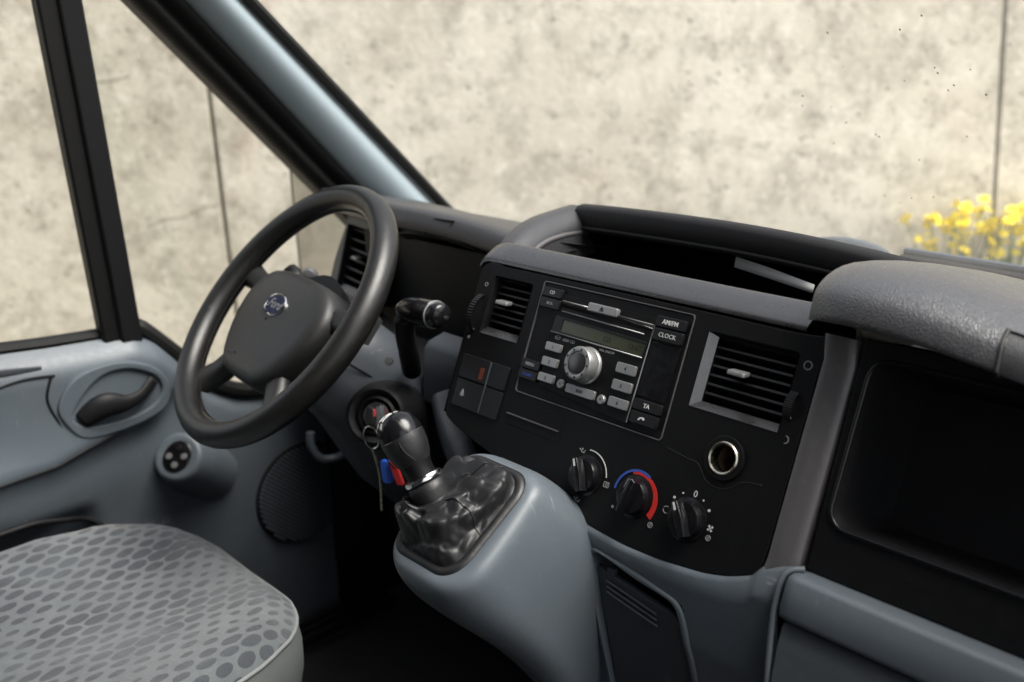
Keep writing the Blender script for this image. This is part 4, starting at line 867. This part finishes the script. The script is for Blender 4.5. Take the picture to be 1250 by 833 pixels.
eb = mk('emblem', MB().lathe([(.0275, .0085), (.0275, .0128), (.0258, .0142), (.0240, .0132), (.0236, .0120)], lambda a, b2, c: WH(a, b2*.60+.002, c), 40, cap=False), 'chrome', sw)
plate('badge_field', [circle(0, .002, .0238, 36, .0143)], .0118, .0130, WH, 'emblem_blue', eb)
text('script', 'Ford', 0, .0020, .0133, .0185, WH, 'silver_button', eb, shear=.35, bold=.0002)
# column
col = thing('steering_column', 'dark steering column shroud behind the wheel with stalks and ignition lock', 'steering column', (-.43, .05, .6))
rows = []
for h, hu, hv_, du_, dv_ in ((-.062, .070, .058, 0, -.012), (-.075, .080, .066, .0, -.012), (-.10, .084, .072, .004, -.012), (-.15, .086, .076, .008, -.016), (-.20, .084, .080, .01, -.03), (-.26, .08, .08, .01, -.05), (-.34, .075, .075, .0, -.06)):
    rows.append([WH(du_+x, dv_+y, h) for x, y in rrect(-hu, -hv_, hu, hv_, min(hu, hv_)*.75, 6)])
mk('shroud', MB().rows(rows, cu=True, cap=True), 'grey_dark', col, angle=60)
mk('shroud_seam', MB().tube([WH(.087+.003*(k % 2), -.012+.002*k, h) for k, h in enumerate((-.075, -.10, -.13, -.16, -.19))], .0016, 6), 'rubber', col)
# ignition lock pod on the right of the column
IG = Vector((-.322, -.076, .616)); IN = Vector((.62, -.70, .35)).normalized(); I1 = Vector((0, 0, 1)); I1 = (I1-IN*I1.dot(IN)).normalized(); I2 = I1.cross(IN)
IF = frame(IG, I2, I1, IN)
il = mk('ignition_lock', MB().lathe([(.050, -.080), (.044, -.03), (.040, -.008), (.0375, .0), (.034, .003), (.0285, .0), (.026, -.008)], IF, 36, cap=False), 'black_soft', col, angle=50)
mk('lock_ring', MB().lathe([(.0262, -.010), (.0255, -.002), (.022, .0), (.0195, -.003), (.0185, -.010)], IF, 32, cap=False), 'black', il, angle=50)
mk('lock_barrel', MB().lathe([(.0186, -.012), (.0170, -.004), (.001, -.004)], IF, 28), 'chrome', il, angle=50)
# stalks
st = empty('wiper_stalk', (-.29, -.02, .68), col)
mk('stem', MB().tube(spline([(-.335, -.005, .655), (-.305, -.030, .690), (-.288, -.046, .722), (-.280, -.052, .748)], 5, False), [.013]*6+[.0125]*5+[.0125]*5, 12), 'black', st, angle=180)
ta, tb = Vector((-.278, -.048, .7585)), Vector((-.196, -.052, .7655)); td = (tb-ta).normalized()
stf = frame(ta, (0, 0, 1), td.cross(Vector((0, 0, 1))), td)
mk('tip', MB().lathe([(.001, -.012), (.010, -.010), (.0145, .0), (.0163, .014), (.0168, .030)], stf, 24), 'black_gloss', st, angle=50)
mk('twist_ring', MB().lathe([(.0160, .0305), (.0170, .0315), (.0170, .0555), (.0160, .0565)], stf, 24), 'black_gloss', st, angle=40)
mk('silver_ring', MB().lathe([(.0160, .0566), (.0171, .0572), (.0171, .0582), (.0160, .0587)], stf, 24), 'silver_button', st, angle=40)
mk('end_cap', MB().lathe([(.0155, .0588), (.0152, .069), (.012, .073), (.001, .074)], stf, 24), 'black_gloss', st, angle=50)
for c in (.018, .043, .051):
    mk('symbol', MB().box((0, 0, 0), (.003, .0045, .0009), lambda a, b2, d, c=c: stf(.0118+a*.7, .0118+b2*.5, c+b2*.7)), 'grey_print', st)
mk('indicator_stalk', MB().tube(spline([(-.53, .02, .68), (-.565, -.005, .715), (-.585, -.015, .738), (-.60, -.018, .748)], 4, False), [.010]*4+[.011]*4+[.014]*5, 10), 'button', col, angle=180)
mk('flasher_tip', MB().lathe([(.012, 0), (.013, .02), (.009, .028), (.001, .029)], frame((-.572, .000, .7435), (0, 0, 1), (.7, .7, 0), (.75, -.6, .2)), 14), 'silver_button', col)
mk('screw', MB().lathe([(.006, 0), (.0055, .003), (.001, .0035)], frame((-.318, -.052, .684), I2, I1, IN), 12), 'silver_button', col)
# key
key = thing('ignition_key', 'dark key in the ignition lock with blue and red tags hanging below', 'key', IG)
mk('key_head', MB().rows([[IF(x*k, y*k, h) for x, y in ((-.0045, -.013), (.0045, -.013), (.0055, 0), (.0045, .013), (-.0045, .013), (-.0055, 0))] for k, h in ((.85, -.004), (1, .004), (1, .026), (.8, .030))], cu=True, cap=True), 'button', key, bevel=.001)
mk('red_mark', MB().box((0, 0, 0), (.007, .010, .008), lambda a, b2, c: IF(.0025+a, .004+b2, .0255+c)), 'red_tag', key, bevel=.001)
k0 = IF(0, -.011, .024)
hang = [k0, k0+Vector((.004, -.004, -.02)), k0+Vector((.006, -.004, -.045))]
mk('key_ring', MB().tube([k0+Vector((.004+.011*math.cos(a), -.004+.004*math.cos(a), -.014+.015*math.sin(a))) for a in np.linspace(0, 2*math.pi, 25)[:-1]], .0009, 6, closed=True), 'chrome', key)
def tagpiece(name, off, h, w, mat, lean):
    b0 = k0+Vector(off); ex = Vector((.80, .55, .0)).normalized(); ez = Vector((lean, lean*.6, -1)).normalized(); nn = ex.cross(ez)
    plate(name, [rrect(-w/2, 0, w/2, h, w*.35, 4)], -.003, .003, frame(b0, ex, ez, nn), mat, key, bev=.0015)
tagpiece('blue_tag', (.016, .006, -.044), .032, .014, 'blue_tag', .05)
tagpiece('red_tag', (.028, .008, -.042), .034, .010, 'red_tag', .25)
mk('tag_cord', MB().tube(spline([k0+Vector((.004, -.004, -.028)), k0+Vector((.010, .0, -.065)), k0+Vector((.008, .0, -.115))], 4, False), .0016, 6), 'brass', key)

# ================================================================== GEAR LEVER
gear = thing('gear_lever', 'black gear lever with five-speed knob and wrinkled leather boot on the console', 'gear lever', (-.04, -.175, .6))
def fr_ring(k, dz):
    return [Vector((-.040+(p.x+.040)*k, -.174+(p.y+.174)*k, 0)) for p in hring(.0475, -.226, -.122, 0, 0, .022, n=10)]
base = dense(hring(.0470, -.2255, -.1225, .6460, S0, .0215, n=12), 144)
bf = [Vector(p) for p in base]
mk('boot_frame', MB().tube([p+Vector((0, 0, .001)) for p in bf], .0066, 10, closed=True), 'leather', gear, angle=180)
KB = Vector((-.066, -.194, .646)); KT = Vector((-.0985, -.2015, .7005)); KA = (KT-KB).normalized()
K1 = Vector((0, -1, .3)); K1 = (K1-KA*K1.dot(KA)).normalized(); K2 = KA.cross(K1)
KF = frame(KB, K2, K1, KA)
nseg = len(base); rows = []; NR = 64
cen = sum(bf, Vector())/nseg
for j in range(NR+1):
    t = j/NR; row = []
    for i, p in enumerate(bf):
        a = math.atan2(p.y-cen.y, p.x-cen.x)
        top = KB + (Vector((math.cos(a), math.sin(a), 0)) - KA*KA.dot(Vector((math.cos(a), math.sin(a), 0)))).normalized()*.0175 - KA*.012
        bulge = math.sin(math.pi*min(1, t*1.02))
        q = p.lerp(top, t**1.0)
        out = Vector((math.cos(a), math.sin(a), 0))
        q += Vector((0, 0, 1))*(.021*bulge*(1-t*.3)) + out*(.006*bulge)
        # soft puffs that wrap round the lever, creased between
        w0 = Vector((noise.noise(q*30), noise.noise(q*30+Vector((9, 0, 0))), noise.noise(q*30+Vector((0, 9, 0)))))*.010
        fold = .021*abs(noise.noise((q+w0)*22+Vector((3, 1, 5)))) + .012*abs(noise.noise((q+w0)*44+Vector((1, 8, 2)))) + .005*abs(noise.noise((q+w0)*88+Vector((4, 2, 7)))) - .009 + .003*math.cos(2*math.pi*(t*2.6+.3*math.sin(2*a+.8)))
        q += (Vector((0, 0, .75))+out*.55)*fold*min(1, 5*t)*min(1, 4*(1-t))
        row.append(q)
    rows.append(row)
G = np.array([[list(p) for p in r] for r in rows])
for _ in range(1): G[1:-1] = .5*G[1:-1] + .125*(G[:-2]+G[2:]+np.roll(G[1:-1], 1, axis=1)+np.roll(G[1:-1], -1, axis=1))
rows = [[Vector(p) for p in r] for r in G]
boot = mk('boot', MB().rows(rows, cu=True), 'leather', gear, angle=180, sub=1)
for i in (18, 54, 90, 126):
    mk('stitched_seam', MB().tube([rows[j][i % nseg]+Vector((0, 0, .0008)) for j in range(2, NR-10)], .0007, 6), 'leather', boot, angle=180)
mk('collar', MB().lathe([(.0185, -.014), (.0200, -.004), (.0195, .004), (.0165, .006)], KF, 28), 'leather', gear, angle=60)
mk('collar_ring', MB().lathe([(.0175, .0062), (.0200, .0068), (.0206, .0095), (.0198, .0120), (.0175, .0125)], KF, 32), 'chrome', gear, angle=50)
mk('neck', MB().lathe([(.0150, .0126), (.0150, .020), (.0160, .025), (.0170, .030)], KF, 28), 'black', gear, angle=50)
kn = mk('knob', MB().lathe([(.0165, .0270), (.0182, .0300), (.0203, .0360), (.0220, .0430), (.0228, .0510), (.0230, .0560), (.0226, .0580)], KF, 40), 'leather', gear, angle=60)
mk('knob_cap', MB().lathe([(.0229, .0565), (.0228, .0610), (.0218, .0670), (.0199, .0720), (.0170, .0762), (.0131, .0793), (.0075, .0815), (.001, .0822)], KF, 40), 'black_gloss', kn, angle=60)
mk('cap_ring', MB().lathe([(.0228, .0555), (.0233, .0562), (.0228, .0570)], KF, 40, cap=False), 'silver', kn, angle=60)
for sgn in (-1, 1):
    mk('knob_seam', MB().tube([KF(.0232*math.cos(a0)*(.72+.28*math.sin((h-.028)/.045*math.pi*.8+.6)), .0232*math.sin(a0)*(.72+.28*math.sin((h-.028)/.045*math.pi*.8+.6)), h) for h in np.linspace(.030, .057, 10) for a0 in [sgn*.9+.6*math.sin((h-.030)/.04*math.pi)*sgn*-.5+math.pi/2]], .0007, 6), 'rubber', kn)
def capz(x, y):
    r2 = math.hypot(x, y); return float(np.interp(r2, [0, .0075, .0131, .0170, .0199, .0218, .0228], [.0822, .0815, .0793, .0762, .0720, .0670, .061]))
GP = lambda x, y, z=0: KF(x*1.05-.002, y*1.05+.006, capz(x*1.05-.002, y*1.05+.006)+z+.0004)
def stroke(x0, y0, x1, y1): mk('shift_line', MB().tube([GP(x0+(x1-x0)*t, y0+(y1-y0)*t) for t in np.linspace(0, 1, 6)], .00062, 6), 'white_print', kn)
GR = R(28)
def rot2(x, y): return x*math.cos(GR)-y*math.sin(GR), x*math.sin(GR)+y*math.cos(GR)
for x in (-.0065, 0, .0065): stroke(*rot2(x, -.006), *rot2(x, .006) if x < .006 else rot2(x, .006))
stroke(*rot2(-.0065, 0), *rot2(.0065, 0))
for s, x, y in (('1', -.0065, -.0095), ('2', -.0065, .0095), ('3', 0, -.0105), ('4', 0, .0105), ('5', .0068, -.0095), ('R', .0068, .0095)):
    xx, yy = rot2(x, y); text('shift_number', s, xx, yy, .0001, .0052, GP, 'white_print', kn, rot=GR+math.pi, bold=.0001)

# paper slip in the tray
tag(mk('paper_slip', MB().rows([[Vector((x, y, z)) for x, y, z in ((.010, .212, .806), (.06, .203, .803), (.126, .188, .800))], [Vector((x, y, z)) for x, y, z in ((.011, .214, .818), (.061, .205, .8145), (.127, .190, .809))]]), 'paper', solid=.0006), 'white paper slip lying in the dashboard tray under the hood', 'paper')

# ================================================================== DRIVER SEAT
seat = thing('driver_seat', 'worn grey driver seat cushion with dark oval dot pattern', 'seat', (-.455, -.5, .0))
def seat_ol(k, dy=0, n=64):
    """rounded outline of the cushion; the front corners are softer"""
    out = []
    cx, cy2, hx, hy = -.457, -.505, .243*k, .301*k
    for i in range(n):
        a = 2*math.pi*i/n; c, s = math.cos(a), math.sin(a); p = 3.2 if s > 0 else 5
        out.append((cx+hx*math.copysign(abs(c)**(2/p), c), cy2+hy*math.copysign(abs(s)**(2/p), s)+dy))
    return out
def top_z(x, y, k):
    u, v = (x+.457)/.243, (y+.505)/.300
    z = .430 - .006*max(0, v)**2.2 + .012*abs(u)**2.5 - .022*max(0, -u)*max(0, -v) - .012*math.exp(-(u/.5)**2)
    z += .003*noise.noise(Vector((x*18, y*18, 3))) + .0016*noise.noise(Vector((x*50, y*50, 9)))
    return z
rows = []
for k in list(np.linspace(.0005, .90, 26)) + [.93, .955, .975, .99, 1.0]:
    e = max(0, (k-.86)/.14); rows.append([Vector((x, y, top_z(x, y, k)-.024*e**2.2)) for x, y in seat_ol(k)])
mk('cushion_top', MB().rows(rows, cu=True), 'seat_fabric', seat, angle=180)
edge = rows[-1]
mk('piping', MB().tube([p+Vector((0, 0, -.002)) for p in edge], .0027, 8, closed=True), 'piping', seat, angle=180)
side = []
for dz, k in ((-.003, 1.0), (-.03, 1.012), (-.06, 1.010), (-.09, .99), (-.115, .95)):
    side.append([Vector((x, y, edge[i].z+dz)) for i, (x, y) in enumerate(seat_ol(k))])
mk('cushion_side', MB().rows(side, cu=True), 'seat_side', seat, angle=180)
mk('seat_base', MB().rows([[Vector((x, y, z)) for x, y in seat_ol(k)] for k, z in ((.94, .31), (.90, .26), (.86, .05), (.88, .0))], cu=True, cap=True), 'black_soft', seat)
brs = []
for z, y, hw, hd in ((.40, -.80, .21, .05), (.46, -.83, .235, .065), (.60, -.87, .245, .07), (.80, -.93, .24, .065), (.98, -.98, .20, .055), (1.05, -1.0, .17, .04)):
    brs.append([Vector((-.458+x, y+d, z)) for x, d in rrect(-hw, -hd, hw, hd, hd*.8, 5)])
mk('backrest', MB().rows(brs, cu=True, cap=True), 'seat_fabric', seat, angle=60)
mk('headrest', MB().rows([[Vector((-.458+x, -1.02+d, z)) for x, d in rrect(-w, -.05, w, .05, .04, 5)] for z, w in ((1.10, .10), (1.13, .13), (1.22, .13), (1.26, .10))], cu=True, cap=True), 'seat_fabric', seat, angle=60)
for x in (-.50, -.416): mk('headrest_post', MB().tube([(x, -1.0, 1.03), (x, -1.02, 1.12)], .006, 8), 'chrome', seat)
# loose threads on the worn left edge
th = MB()
for k in range(26):
    p = random.choice([q for q in edge if q.x < -.62 and -.40 < q.y < -.24])+Vector((.004, random.uniform(-.015, .015), .004))
    d = Vector((random.uniform(-.5, .2), random.uniform(-.3, .3), 1)).normalized()*random.uniform(.003, .007)
    th.tube([p, p+d], .0005, 4)
mk('frayed_threads', th, 'seat_side', seat, kind='stuff')
